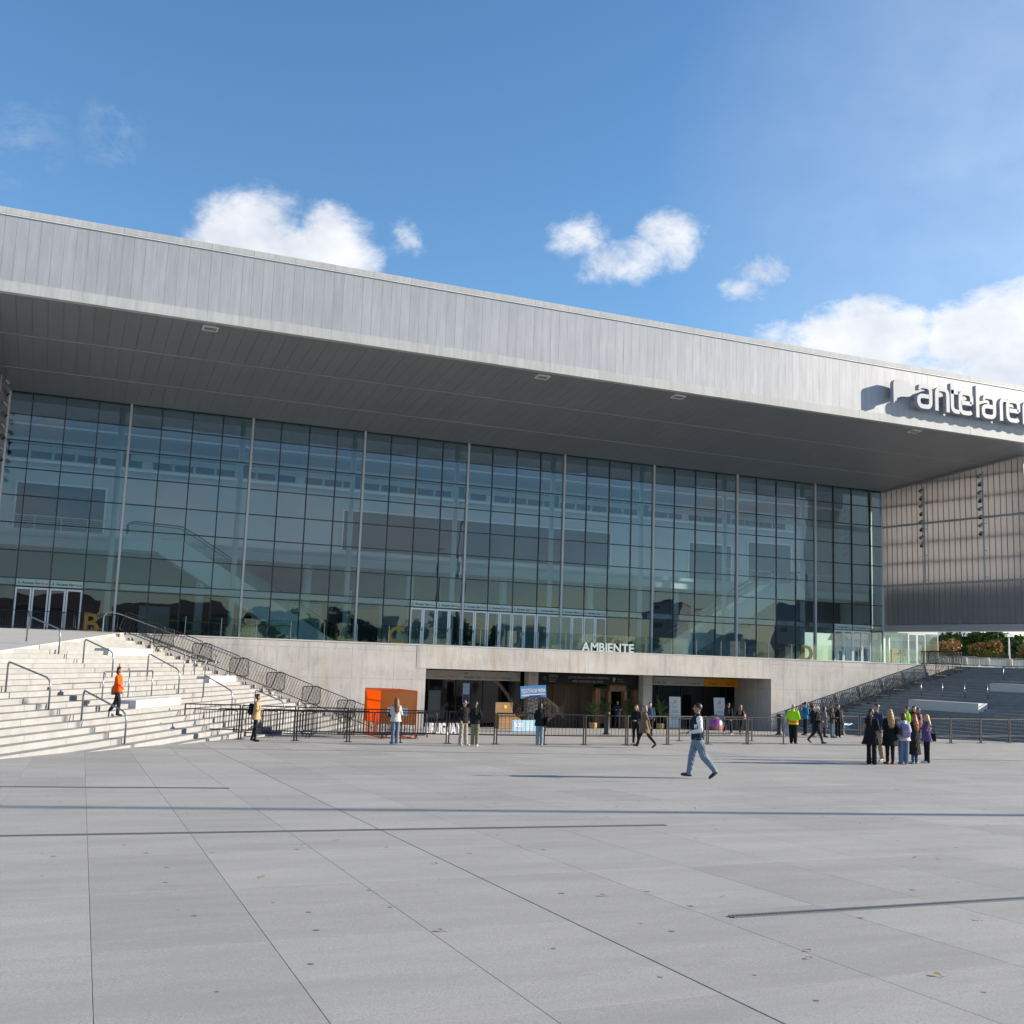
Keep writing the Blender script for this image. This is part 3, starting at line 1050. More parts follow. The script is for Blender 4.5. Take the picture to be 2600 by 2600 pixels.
# lobby under the right wing
LZ = 7.6
for x0, x1 in ((57.2, 59.5), (61.35, 62.6)):
    part('lobby_pane', MB().box(x0 + .02, x1 - .02, -.012, .012, ZP, LZ), M_clear)
for q, (x0, x1) in enumerate(((59.55, 60.4), (60.45, 61.3))):
    f = MB()
    for (a, b_, c, e_) in ((x0, x0 + .06, ZP, LZ), (x1 - .06, x1, ZP, LZ), (x0 + .06, x1 - .06, LZ - .08, LZ), (x0 + .06, x1 - .06, ZP, ZP + .1)):
        f.box(a, b_, -.03, .03, c, e_)
    dr = part('lobby_door', f, M_white)
    obj('door_pane', MB().box(x0 + .06, x1 - .06, -.008, .008, ZP + .1, LZ - .08), M_clear, dr)
for y0, y1 in ((.03, 2.2), (2.25, 4.4), (4.45, 6.6)):
    part('lobby_pane', MB().box(62.6, 62.62, y0, y1, ZP, LZ), M_clear)
part('lobby_frame', MB().box(57.1, 62.66, -.05, .05, LZ, LZ + .05).box(62.58, 62.64, -.03, .03, ZP, LZ).box(59.49, 59.54, -.03, .03, ZP, LZ), M_grey)
part('lobby_ceiling', MB().box(57.1, 62.7, .05, 7, LZ + .001, LZ + .4), mat('lobby_plaster', (.62, .64, .58), .8))
for x, y in ((58.3, 3), (60.4, 4.2), (62.0, 5.0), (57.6, 6.2)):
    part('lobby_column', MB().tube([(x, y, ZP - .02), (x, y, LZ)], .17, 12), M_inwh, smooth=True)

# hall interior
IB = 11.0
part('hall_floor', MB().box(-9, 60, .12, 16, ZP - .4, ZP + .004), M_infl)
part('hall_back_wall', MB().box(-9, 61, IB, IB + .3, 11.0, 18.85), M_inw)
part('hall_lower_wall', MB().box(-9, 57, IB - 1.2, IB - 1.0, ZP, 10.45).box(57, 61.2, IB - 1.2, IB - 1.0, 7.7, 10.45), M_ind)
part('hall_end_wall', MB().box(-9.2, -9, .2, IB, ZP, 18.85), M_inw)
part('hall_end_wall', MB().box(61, 61.2, .2, IB, 7.7, 18.85), M_inw)
part('hall_ceiling', MB().box(-9, 61, .2, 2.2, 18.70, 18.84).box(-9, 61, 9.6, IB, 18.70, 18.84), mat('hall_ceiling', (.5, .51, .51), .8))
part('gallery_slab', MB().box(-9, 61, 5.6, IB, 10.4, 11.25), M_inwh)
part('gallery_lip', MB().box(-9, 61, 5.45, 5.6, 11.0, 11.25), M_inw)
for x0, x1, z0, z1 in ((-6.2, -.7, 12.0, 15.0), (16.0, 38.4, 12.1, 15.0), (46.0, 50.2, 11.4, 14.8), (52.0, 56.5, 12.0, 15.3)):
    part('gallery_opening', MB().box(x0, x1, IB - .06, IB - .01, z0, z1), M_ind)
    part('opening_frame', MB().box(x0 - .12, x1 + .12, IB - .1, IB - .03, z1, z1 + .12).box(x0 - .12, x0, IB - .1, IB - .03, z0, z1).box(x1, x1 + .12, IB - .1, IB - .03, z0, z1), M_inwh)
for x0, x1 in ((-6.4, -.2), (46, 57.5)):
    rl = MB()
    x = x0
    while x <= x1 + .01:
        rl.box(x - .03, x + .03, 5.62, 5.68, 11.25, 12.3)
        x += 1.55
    rl.box(x0, x1, 5.61, 5.69, 12.26, 12.32)
    for z in (11.4, 11.55, 11.7, 11.85, 12.0, 12.15):
        rl.box(x0, x1, 5.64, 5.66, z, z + .015)
    part('gallery_rail', rl, M_inwh)
x = -7.0
while x < 56:
    part('clerestory_window', MB().box(x, x + 1.25, IB - .08, IB - .02, 16.75, 17.65), mat('clerestory_glass', (.03, .05, .08), .15))
    x += 1.45 if int(x * 2) % 3 else 2.0
part('clerestory_sill', MB().box(-7.6, 57, IB - .2, IB - .01, 16.45, 16.65), M_inwh)
part('clerestory_head', MB().box(-7.6, 57, IB - .2, IB - .01, 17.85, 18.05), M_inwh)
for z in (15.75, 7.92):
    for b in range(len(bay_edges) - 1):
        part('wind_truss', MB().box(bay_edges[b] * PW + .25, bay_edges[b + 1] * PW - .35, .75, 1.05, z - .17, z + .15), M_inwh)
for e in bay_edges[1:]:
    x = e * PW - .42
    part('hall_column', MB().tube([(x, .95, ZP), (x, .95, 18.8)], .17, 12), M_inwh, smooth=True)
for x in (5.5, 12.6, 20.0, 27.2, 34.4, 42, 49.5):
    part('gallery_column', MB().tube([(x, 6.6, ZP), (x, 6.6, 10.42)], .28, 14), M_inwh, smooth=True)
M_oran = mat('orange_panel', (.62, .24, .03), .5)
for x0, x1, z0, z1 in ((10.2, 11.4, 7.0, 7.7), (16.6, 18.6, 7.0, 7.7), (30.2, 31.4, 7.0, 7.6), (26.2, 27.3, 7.0, 7.6)):
    part('wayfinding_panel', MB().box(x0, x1, IB - 1.35, IB - 1.22, z0, z1), M_oran)
for x0, x1, z1 in ((2.0, 4.0, 7.2), (9.5, 14.5, 7.9), (16, 16.6, 9.0), (18.7, 24, 8.6), (28, 36.5, 8.2)):
    part('lobby_partition', MB().box(x0, x1, IB - 1.3, IB - 1.21, ZP, z1), M_inw)
part('blue_screen_wall', MB().box(43.4, 49.6, 6.2, 6.3, ZP, 7.6), mat('blue_screen', (.22, .34, .44), .6))

# escalators
M_escs = mat('escalator_skirt', (.93, .95, .94), .35, .1)


def escalator(label, pts_body, pts_bal, y0, y1):
    t = thing('escalator', label, 'escalator', (pts_body[-1][0], (y0 + y1) / 2, ZP), group='escalators inside the hall')
    ox, oy = pts_body[-1][0], (y0 + y1) / 2

    def side(poly, ya, yb, name, m):
        n = len(poly)
        mb = MB()
        v = [(x - ox, ya - oy, z - ZP) for x, z in poly] + [(x - ox, yb - oy, z - ZP) for x, z in poly]
        mb.add(v, [tuple(range(n)), tuple(range(2 * n - 1, n - 1, -1))] + [(i, n + i, n + (i + 1) % n, (i + 1) % n) for i in range(n)])
        return obj(name, mb, m, t)
    side(pts_body, y0, y1, 'truss_body', M_escs)
    for y in (y0 + .05, y1 - .05):
        side(pts_bal, y - .01, y + .01, 'balustrade', M_clear)
        top = pts_bal[:len(pts_bal) // 2 + 1]
        obj('handrail', MB().tube([(x - ox, y - oy, z - ZP) for x, z in top], .045, 6), M_black, t)
    return t


escalator('escalator descending from the gallery beside the letter B doors',
          [(.3, 11.1), (3.86, 10.9), (13.5, 5.3), (14.6, 5.12), (11.0, 5.12), (2.2, 10.25), (.3, 10.25)],
          [(.5, 11.3), (.45, 11.85), (.8, 12.0), (3.6, 11.9), (4.4, 11.5), (13.4, 6.25), (14.4, 5.95), (15.3, 5.95), (15.55, 5.6), (15.3, 5.2), (13.6, 5.2), (3.9, 10.8)], 1.9, 3.2)
escalator('escalator rising to the gallery beside the letter D',
          [(51.4, 11.1), (47.6, 10.9), (37.9, 5.3), (36.8, 5.12), (40.4, 5.12), (49.3, 10.25), (51.4, 10.25)],
          [(51.2, 11.3), (51.2, 11.85), (50.8, 12.0), (47.9, 11.9), (47.0, 11.5), (38.0, 6.25), (37.0, 5.95), (36.1, 5.95), (35.9, 5.6), (36.1, 5.2), (37.8, 5.2), (47.5, 10.8)], 1.9, 3.2)
M_lime = mat('lime_tube', (.42, .50, .02), .4)
t = thing('lime_seating', 'lime yellow bent tube seating behind the glass near letter B', 'seating', (6.5, 1.6, ZP))
for q in range(5):
    x = -4.2 + q * 1.7
    obj('seat_rail', MB().tube([(x, 0, 1.0), (x + .5, .1, .9), (x + 1.1, 0, 1.0), (x + 1.6, .1, .96)], .035, 6), M_lime, t)
    obj('leg', MB().tube([(x + .6, 0, .02), (x + .62, .03, .5), (x + .6, .05, .9)], .03, 6), M_lime, t)
    obj('seat', MB().bbox(x + .3, x + 1.3, .3, .8, .38, .44), M_lime, t)

# glass balustrade on the terrace edge
bal = thing('glass_balustrade', 'clear glass balustrade along the podium edge above the concrete beam', 'balustrade', (3, YW + .2, ZP))
bm_ = MB().box(.015, 1.785, -.008, .008, .03, .98).mesh('pane', M_glass2)
bp_ = MB().box(-.012, .012, -.02, .02, 0, .95).mesh('post', M_galv)
for i in range(27):
    link('pane', bm_, bal, (i * 1.8, 0, 0))
    link('post', bp_, bal, (i * 1.8, 0, 0))
# yellow door letters
for ch, x, w in (('B', -1.75, 'standing beside the doors at the top of the pale stairs'), ('C', 16.1, 'standing next to the left end of the middle doors'), ('C', 31.9, 'standing behind the word AMBIENTE'),
                 ('D', 47.8, 'standing behind the glass near the far escalator'), ('F', 56.35, 'standing at the glass lobby under the ribbed wing')):
    me = text_mesh(ch, 1.62, .07, M_yel, bold=.03)
    o = link('door_letter', me, None, (x, -1.5, ZP + .01), (PI / 2, 0, 0))
    tag(o, 'yellow capital letter %s %s' % (ch, w), 'letter')

# ------------------------------------------------------------------ rooftop lettering sign
M_let = mat('sign_enamel', (.38, .40, .44), .45, .05, var=.04, vscale=1.5)
sign = thing('arena_sign', 'raised pale grey antel arena lettering with speech bubble emblem on fascia', 'sign', (53, YF, 20.9))
SYF = -14.76


def stroke(path, w, closed=False):
    # outline of a thick line with round ends, in the XZ plane
    P = [Vector((x, z)) for x, z in path]
    n = len(P)
    L, Rr = [], []
    for i in range(n):
        if closed:
            t = (P[(i + 1) % n] - P[i - 1]).normalized()
        else:
            t = (P[min(i + 1, n - 1)] - P[max(0, i - 1)]).normalized()
        nn_ = Vector((-t.y, t.x)) * (w / 2)
        L.append(P[i] + nn_)
        Rr.append(P[i] - nn_)
    return L, Rr


def ribbon(path, w, y0, y1, closed=False):
    L, Rr = stroke(path, w, closed)
    n = len(L)
    mb = MB()
    vs = []
    for y in (y0, y1):
        vs += [(p.x, y, p.y) for p in L] + [(p.x, y, p.y) for p in Rr]
    fs = []
    m = n if closed else n - 1
    for i in range(m):
        j = (i + 1) % n
        fs += [(i, j, n + j, n + i), (2 * n + i, 3 * n + i, 3 * n + j, 2 * n + j), (i, 2 * n + i, 2 * n + j, j), (n + i, n + j, 3 * n + j, 3 * n + i)]
    if not closed:
        fs += [(0, n, 3 * n, 2 * n), (n - 1, 3 * n - 1, 4 * n - 1, 2 * n - 1)]
    mb.add(vs, fs)
    return mb


def arcp(cx, cz, rx, rz, a0, a1, n=10):
    return [(cx + rx * math.cos(R(a0 + (a1 - a0) * i / n)), cz + rz * math.sin(R(a0 + (a1 - a0) * i / n))) for i in range(n + 1)]


LW, LH, LB = .28, 1.62, 21.43          # stroke, x-height, baseline
hw_ = .565


def letter(ch, x):
    y0, y1 = SYF, SYF + .30
    zb, zt = LB + LW / 2, LB + LH - LW / 2
    zm = LB + LH * .5
    mbs = MB()

    def rib(path, closed=False):
        r_ = ribbon(path, LW, y0, y1, closed)
        mbs.add(r_.v, r_.f)
    x0, x1 = x + LW / 2, x + 2 * hw_ + LW / 2 - .13
    if ch == 'a':
        rib([(x0, zt - .12)] + arcp(x0 + .3, zt - .27, .28, .27, 150, 90, 4) + arcp(x1 - .3, zt - .3, .3, .3, 90, 0, 6) + arcp(x1 - .3, zb + .3, .3, .3, 0, -90, 6)
            + arcp(x0 + .3, zb + .3, .3, .3, -90, -180, 6) + arcp(x0 + .3, zm - .25, .3, .27, 180, 90, 6) + [(x1 - .12, zm + .02)])
        w = x1 - x
    elif ch == 'n':
        rib([(x0, LB)] + arcp(x0 + .32, zt - .32, .32, .32, 180, 90, 6) + arcp(x1 - .37, zt - .32, .32, .32, 90, 0, 6) + [(x1 - .05, LB)])
        w = x1 - x - .05
    elif ch == 't':
        rib([(x0, LB + LH + .36)] + [(x0, zb + .35)] + arcp(x0 + .32, zb + .32, .32, .32, 180, 270, 6) + [(x0 + .62, zb)])
        rib([(x0 - .1, zt - .05), (x0 + .5, zt - .05)])
        w = .75
    elif ch == 'e':
        rib([(x0 + .1, zm), (x1 - .02, zm)])
        rib([(x1, zm - .02)] + arcp(x1 - .32, zt - .32, .32, .32, 0, 90, 6) + arcp(x0 + .32, zt - .32, .32, .32, 90, 180, 6) + arcp(x0 + .32, zb + .32, .32, .32, 180, 270, 6)
            + [(x1 - .32, zb)] + arcp(x1 - .3, zb + .3, .3, .3, -90, -35, 4))
        w = x1 - x
    elif ch == 'l':
        rib([(x0, LB - .02), (x0, LB + LH + .5)])
        w = LW
    elif ch == 'r':
        rib([(x0, LB)] + arcp(x0 + .32, zt - .32, .32, .32, 180, 90, 6) + [(x0 + .5, zt)])
        w = .7
    return mbs, w


for ch, x in zip('antelarena', (46.82, 48.33, 49.66, 50.35, 51.86, 52.36, 53.97, 54.55, 56.05, 57.45)):
    g, w = letter(ch, x)
    lo = obj('letter_' + ch, g, M_let, sign, loc=(-53, -YF, -20.9))
    st = MB()
    for dx in (.2, .8 if w > .5 else .14):
        st.box(x + dx - .03, x + dx + .03, SYF + .30, YF + .01, LB + .7, LB + .78)
    obj('stand_off', st, M_grey, lo)
eb = [(44.88, 21.46), (45.02, 21.66), (45.2, 21.86), (45.5, 21.98), (45.95, 22.03)] + arcp(45.98, 22.53, .52, .5, -80, 75, 9) + [(45.6, 23.07), (45.15, 23.07), (44.96, 22.98), (44.87, 22.8)]
n_ = len(eb)
mb = MB()
mb.add([(x, SYF, z) for x, z in eb] + [(x, SYF + .30, z) for x, z in eb], [tuple(range(n_)), tuple(range(2 * n_ - 1, n_ - 1, -1))] + [(i, n_ + i, n_ + (i + 1) % n_, (i + 1) % n_) for i in range(n_)])
em = obj('emblem', mb, M_let, sign, loc=(-53, -YF, -20.9))
obj('stand_off', MB().box(45.3, 45.36, SYF + .30, YF + .01, 22.4, 22.5).box(45.9, 45.96, SYF + .30, YF + .01, 22.4, 22.5), M_grey, em)

# ------------------------------------------------------------------ barriers, fences, rails
M_tube = mat('barrier_black_tube', (.022, .022, .026), .42, .3, var=.15, vscale=9)


def rounded_rect(w, z0, z1, r=.12, n=4):
    pts = []
    for cx, cz, a0 in ((w / 2 - r, z1 - r, 0), (-w / 2 + r, z1 - r, 90), (-w / 2 + r, z0 + r, 180), (w / 2 - r, z0 + r, 270)):
        for i in range(n + 1):
            a = R(a0 + 90 * i / n)
            pts.append((cx + r * math.cos(a), 0, cz + r * math.sin(a)))
    return pts


ORD = ['first', 'second', 'third', 'fourth', 'fifth', 'sixth', 'seventh', 'eighth', 'ninth', 'tenth']


class BarrierKit:
    def __init__(s, w=2.2, h=1.08, nb=18, z0=.18):
        s.w, s.h, s.nb, s.z0 = w, h, nb, z0
        s.frame = MB().tube(rounded_rect(w, z0, h), .024, 6, closed=True).mesh('frame', M_tube, True)
        s.bar = MB().tube([(0, 0, z0), (0, 0, h)], .011, 5, caps=False).mesh('bar', M_tube)
        s.foot = MB().tube([(0, -.30, .0), (0, -.25, .06), (0, -.12, .13), (0, 0, .15), (0, .12, .13), (0, .25, .06), (0, .30, .0)], .018, 5).mesh('foot', M_tube)
        s.footx = MB().tube([(-.17, 0, .02), (-.14, 0, .09), (-.05, 0, .15), (.05, 0, .15), (.14, 0, .09), (.17, 0, .02)], .018, 5).mesh('foot', M_tube)

    def make(s, label, loc, rz, tilt=0, group=None, cross=True):
        t = thing('crowd_barrier', label, 'barrier', loc, group=group)
        t.rotation_euler = Euler((0, tilt, rz), 'XYZ')
        link('frame', s.frame, t)
        for i in range(s.nb):
            link('bar', s.bar, t, (-s.w / 2 + s.w * (i + 1) / (s.nb + 1), 0, 0))
        for x in (-s.w * .32, s.w * .32):
            link('foot', s.foot if cross else s.footx, t, (x, 0, 0))
        return t


BK = BarrierKit()
BKS = BarrierKit(w=.95, nb=14)
BKT = BarrierKit(w=2.0, h=1.06, nb=13, z0=.14)
# tilted barriers lying along the left stair edge
slopeL = math.atan(RISE / XS)
for q in range(7):
    x = -.3 + 1.9 * (q + .5)
    z = .5 + RISE * (12.41 - x) / XS + .12
    BKT.make('black crowd barrier tilted along the pale stairs, %s down from letter B' % ORD[q], (x, YW - .9, z), 0, slopeL, 'barriers tilted down the pale stairs')
    if 0 < q:
        x2 = x - .62
        z2 = .5 + RISE * (12.41 - x2) / XS + .08
        BKS.make('narrow upright black barrier behind the tilted ones on pale stairs, %s from the top' % ORD[q - 1], (x2, YW - .55, z2), 0, 0, 'narrow barriers on the pale stairs')
# handrail at the head of that stair edge
ht = thing('stair_handrail', 'galvanised rail running from the letter B down behind the tilted barriers', 'handrail', (-.6, YW - .25, ZP))
obj('rail', MB().tube([(-.35, 0, 0), (-.35, 0, .75), (-.22, 0, .93), (0, 0, .98), (.4, 0, .9), (6.2, 0, -1.05)], .026, 7), M_galv, ht)
# barriers before the left doors
for q, x in enumerate((-7.9, -5.6, -3.3, -1.0)):
    BK.make(['black barrier across the landing outside the end of the hall', 'black barrier in front of the left pair of the letter B doors', 'black barrier in front of the right pair of the letter B doors',
             'black barrier in front of the yellow letter B'][q], (x, -2.2, ZP), 0)
# upright stepped barriers and tilted ones on the right stairs
slopeR = math.atan(RISE / XR)
for q, (x0, zt) in enumerate(((39.84, 1.81), (41.31, 2.35), (42.87, 2.80), (44.71, 3.32), (46.46, 3.85), (48.04, 4.23), (49.84, 4.72), (51.73, 5.26), (53.21, 5.72))):
    BK.make('upright black crowd barrier along the shaded stairs, %s up from the ground' % ORD[q], (x0 + 1.1, YW - 1.0, zt - 1.08), 0, 0, 'upright barriers on the shaded stairs')
for q in range(7):
    x = 41.1 + 1.9 * q
    z = .5 + RISE * (x - 39.37) / XR + .12
    BKT.make('tilted black crowd barrier against the wall of the shaded stairs, %s from the ground' % ORD[q], (x, YW - .45, z), 0, -slopeR, 'tilted barriers on the shaded stairs')
# plateau barriers, bollards
for q in range(6):
    p = Vector((58.2, -4.0, zk(K) + .004)) + Vector((2.25, -.82, 0)) * q
    BK.make('dark crowd barrier on the raised plateau, %s from the glass lobby' % ORD[q], tuple(p), math.atan2(-.82, 2.25), 0, 'barriers on the plateau')
for q in range(4):
    BK.make('dark crowd barrier bunched at the head of the shaded stairs, %s from the wall' % ORD[q], (56.4 + .55 * q, -7.0 + .8 * q, zk(K) + .004), R(-38), 0, 'barriers bunched at the stair head')
M_boll = mat('pale_bollard', (.62, .60, .54), .7, var=.1)
for q in range(5):
    o = obj('bollard', MB().lathe([(.17, 0), (.17, .72), (.15, .78), (.0, .8)], 12), M_boll, smooth=True)
    o.location = (62.0 + 1.75 * q, -3.4 - .55 * q, zk(K) + .004)
    tag(o, 'squat pale bollard behind the plateau barriers, %s from the glass lobby' % ORD[q], 'bollard', 'pale bollards on the plateau')
pr_ = thing('parapet_rail', 'long pale mesh parapet rail beside the glass lobby', 'railing', (64, 8, zk(K)), R(-14))
obj('post', MB().box(0, .05, 0, .05, 0, 1.0), M_galv, pr_)
for q in range(1, 9):
    obj('post', MB().box(q * 2, q * 2 + .05, 0, .05, 0, 1.0), M_galv, pr_)
obj('rail', MB().box(0, 16.05, 0, .05, 1.0, 1.05), M_galv, pr_)
obj('mesh_infill', MB().box(0, 16, .02, .03, .1, .95), mat('pale_mesh', (.5, .52, .5), .6), pr_)

# front fence of steel panels with bolted feet
fence_pts = [(1.79, -22.73), (3.79, -24.03), (5.7, -25.22), (7.55, -26.07), (9.42, -26.6), (11.2, -27.14), (13.0, -27.63), (14.9, -27.93), (16.6, -28.19), (18.54, -28.13),
             (20.7, -27.73), (22.91, -27.32), (25.05, -27.17), (27.08, -27.09)]
f_lab = ['first', 'second', 'third', 'fourth', 'fifth', 'sixth', 'seventh', 'eighth', 'ninth', 'tenth', 'eleventh', 'twelfth', 'last']


def fence_panel(a, b, h, label, z_lo=.36, nb=10, name='fence_panel', group=None):
    a, b = Vector((*a, gz(a[1]))), Vector((*b, gz(b[1])))
    dv = b - a
    L = math.hypot(dv.x, dv.y)
    t = thing(name, label, 'fence', tuple(a), math.atan2(dv.y, dv.x), group)
    dz = dv.z
    P = lambda s, z: (s, 0, z + dz * s / L)
    fr = MB()
    fr.beam(P(.05, h), P(L - .05, h), .04, .045).beam(P(.05, z_lo), P(L - .05, z_lo), .04, .045)
    obj('frame', fr, M_black, t)
    pm = MB().box(-.022, .022, -.022, .022, 0, 1).mesh('post', M_black)
    for s in (.05, L - .05):
        p = link('post', pm, t, P(s, .012))
        p.scale = (1, 1, h + .01)
        link('base_plate', PLATE, t, P(s, 0))
    for i in range(nb):
        s = .05 + (L - .1) * (i + 1) / (nb + 1)
        p = link('bar', BARM, t, P(s, z_lo))
        p.scale = (1, 1, h - z_lo)
    return t


PLATE = MB().box(-.09, .09, -.19, .19, .002, .016).mesh('base_plate', M_black)
BARM = MB().tube([(0, 0, 0), (0, 0, 1)], .0075, 5, caps=False).mesh('bar', M_black)
for i in range(len(fence_pts) - 1):
    h = 1.30 - .14 * min(1, i / 8)
    fence_panel(fence_pts[i], fence_pts[i + 1], h, '%s thin barred black fence panel counting from the foot of the pale stairs' % f_lab[i], nb=10)
fr_pts = [(33.6, -26.3), (35.93, -26.06), (38.03, -25.81), (40.22, -25.6), (42.6, -25.2), (45.0, -24.9)]
fr_lab = ['behind the huddled group', 'whose post stands right of the huddled group', 'between two feet before the long stone bench', 'before the end of the long stone bench', 'farthest from the group along the shaded stairs']
for i in range(len(fr_pts) - 1):
    fence_panel(fr_pts[i], fr_pts[i + 1], 1.2, 'black fence panel before the shaded stairs, ' + fr_lab[i], nb=10)
for i in range(4):
    fence_panel((36.5 + 3.2 * i, -17.6 + .3 * i), (39.65 + 3.2 * i, -17.3 + .3 * i), 1.1, 'low black rear row fence panel before the shaded stairs, %s from the bollard' % ORD[i], nb=9, group='rear fence panels by the shaded stairs')
# gate-like short barrier beside the entrance: separate low rail panel
fence_panel((23.4, -24.2), (27.6, -24.0), 1.0, 'low wide black rail panel standing alone behind the fence', nb=14)
# crowd barriers stacked behind the left part of the fence
for q in range(6):
    a = Vector((2.25 + 1.5 * q, -21.75 - .62 * q + .06 * q * q, 0))
    BK.make('black barrier with arched feet right behind the thin fence, %s from its stair end' % ORD[q], (a.x + .7, a.y, gz(a.y) + .002), R(-26 + q * 3), 0, 'barriers behind the fence by the pale stairs')
for q in range(5):
    a = Vector((4.6 + 1.75 * q, -19.9 - .35 * q, 0))
    BK.make('black inner row barrier between stairs and orange booth, %s from the booth' % ORD[4 - q], (a.x, a.y, gz(a.y) + .002), R(-14), 0, 'inner barriers by the pale stairs')

# dark bollards
for (x, y, w) in ((23.57, -17.0, 'before the wooden portal'), (35.09, -16.04, 'beside the man in the bright vest'), (40.03, -15.42, 'at the foot of the shaded stairs')):
    o = obj('bollard', MB().lathe([(.24, 0), (.24, .03), (.15, .09), (.135, .14), (.13, 1.02), (.15, 1.04), (.15, 1.1), (.12, 1.14), (0, 1.15)], 14), M_black2, smooth=True)
    o.location = (x, y, gz(y) + .002)
    tag(o, 'tall black round bollard ' + w, 'bollard')
# pile of pale pipes
M_pipe = mat('pale_pipe', (.30, .42, .48), .35)
for q, (dx, z) in enumerate(((0, .11), (.05, .33), (.02, .55))):
    o = obj('pipe', MB().tube([(-.9, 0, 0), (.9, 0, 0)], .1, 12), M_pipe, smooth=True)
    o.location = (41.2 + dx, -14.0 + .02 * q, gz(-14) + z)
    tag(o, 'pale blue pipe, %s of the pile beside the bollard at the shaded stairs' % ['bottom', 'middle', 'topmost'][q], 'pipe')
t = thing('pale_bin', 'rounded pale grey plastic bin standing behind the guard in the bright jacket', 'bin', (34.9, -17.2, gz(-17.2)))
obj('bin_body', MB().lathe([(.22, 0), (.27, .08), (.3, .34), (.25, .46)], 14), mat('pale_plastic', (.40, .43, .48), .4), t, smooth=True)
obj('bin_lid', MB().lathe([(.26, .46), (.23, .52), (.08, .57), (0, .58)], 14), mat('pale_plastic', (.40, .43, .48), .4), t, smooth=True)

# handrails on the left stairs
M_rail = mat('handrail_steel', (.26, .28, .31), .3, .8, var=.06)


def handrail(label, a, b, h=.97):
    a, b = Vector(a), Vector(b)
    t = thing('handrail', label, 'handrail', tuple(a))
    r = b - a
    hr = Vector((r.x, r.y, 0)).normalized()
    zt = Vector((0, 0, h))
    p = [Vector((0, 0, -.05)), Vector((0, 0, h - .1)), Vector((0, 0, h - .02)) + hr * .03, Vector((0, 0, h)) + r * .06]
    end = r + zt
    p += [r * .9 + zt - Vector((0, 0, .0)), r * .965 + zt - Vector((0, 0, .06)), r + zt - Vector((0, 0, .22)), r - Vector((0, 0, .05))]
    obj('rail', MB().tube(p, .03, 8), M_rail, t, smooth=True)
    for q in (Vector((0, 0, 0)), r):
        obj('flange', MB().lathe([(.06, 0), (.06, .012), (.0, .013)], 10), M_rail, t, loc=tuple(q))
    return t


def PL(s, t_):
    # point on the left stairs: s up the flight, t_ along the nosing away from the wall; z of that tread
    k = max(0, min(K - 1, int(math.floor(s / TRL + 1e-4))))
    p = Vector((12.41, YW, 0)) + nL * s + eL * t_
    return Vector((p.x, p.y, max(zk(k + 1), gz(p.y))))


hr_list = [(9.82, 16.59, 8.43, 16.59, 'steel stair rail standing at the head of the pale stairs by the landing'),
           (7.69, 16.00, 6.43, 16.00, 'steel stair rail above and behind the woman in orange'),
           (5.71, 24.74, 4.23, 24.74, 'steel stair rail left of the woman in orange, half way up'),
           (6.28, 26.75, 4.92, 26.75, 'steel stair rail at the outermost end of the pale stairs'),
           (3.50, 23.98, 1.99, 23.98, 'steel stair rail the woman in orange walks behind'),
           (6.37, 12.87, 4.93, 12.87, 'steel stair rail between the two level guard rails'),
           (4.22, 11.88, 2.90, 11.88, 'steel stair rail rising above the woman in the tan coat'),
           (2.90, 8.90, 1.50, 8.90, 'steel stair rail partly hidden by the woman in the tan coat')]
for s0, t0, s1, t1, lab in hr_list:
    handrail(lab, PL(s0, t0), PL(s1, t0))


def level_rail(label, p0, p1, n, h=.98):
    t = thing('guard_rail', label, 'guard rail', tuple(p0))
    d_ = p1 - p0
    obj('rail', MB().tube([(0, 0, h - .1), tuple(Vector((0, 0, h)) + d_ * .02), tuple(Vector((0, 0, h)) + d_ * .98), tuple(d_ + Vector((0, 0, h - .1)))], .026, 7), M_rail, t, smooth=True)
    for i in range(n):
        obj('post', MB().tube([(0, 0, -.05), (0, 0, h)], .024, 7), M_rail, t, loc=tuple(d_ * (i / (n - 1))), smooth=True)
    return t


level_rail('level guard rail behind the low front stone bench on the pale stairs', PL(4.82, 19.98), PL(4.82, 15.82), 3)
level_rail('level guard rail by the tilted barriers on the pale stairs', PL(6.53, 8.59), PL(6.53, 4.57), 4)


def bench(label, base, dirv, nrm_, L, depth, z0, z1, m):
    o = obj('stone_bench', MB().bbox(0, L, 0, depth, z0 - base.z, z1 - base.z, .015), m)
    o.location = base
    o.rotation_euler = (0, 0, math.atan2(dirv.y, dirv.x))
    return tag(o, label, 'bench')


M_bench = mat('bench_concrete', (.60, .59, .57), .8, var=.07, vscale=2, spec=.3)
for lab, s, t0, t1, up_ in (('pale stone bench block lowest on the stairs behind the woman in orange', 3.9, 19.16, 15.08, .46), ('pale stone bench block on the stairs next to the tilted barriers', 5.63, 7.57, 3.92, .46),
                            ('pale stone bench block highest on the stairs', 8.53, 12.12, 7.73, .46)):
    p = Vector((12.41, YW, 0)) + nL * s + eL * t0
    k = int(s / TRL)
    zb = zk(k) - .1
    p.z = zb
    bench(lab, p, -eL, nL, t0 - t1, 1.05, zb, zk(k) + up_, M_bench)
for lab, s, t0, t1 in (('long stone bench on the shaded stairs with a sunlit end', 6.65, 5.7, 10.4), ('stone bench high on the shaded stairs', 10.7, 8.67, 14.0)):
    p = Vector((39.37, YW, 0)) + nR * s + eR * t1
    k = int(s / (XR * math.cos(tr)))
    zb = zk(k) - .1
    p.z = zb
    bench(lab, p, -eR, nR, t1 - t0, .95, zb, zk(k) + .48, M_bench)


def PRt(s, t_):
    k = max(0, min(K - 1, int(math.floor(s / (XR * math.cos(tr)) + 1e-4))))
    p = Vector((39.37, YW, 0)) + nR * s + eR * t_
    return Vector((p.x, p.y, zk(k + 1)))


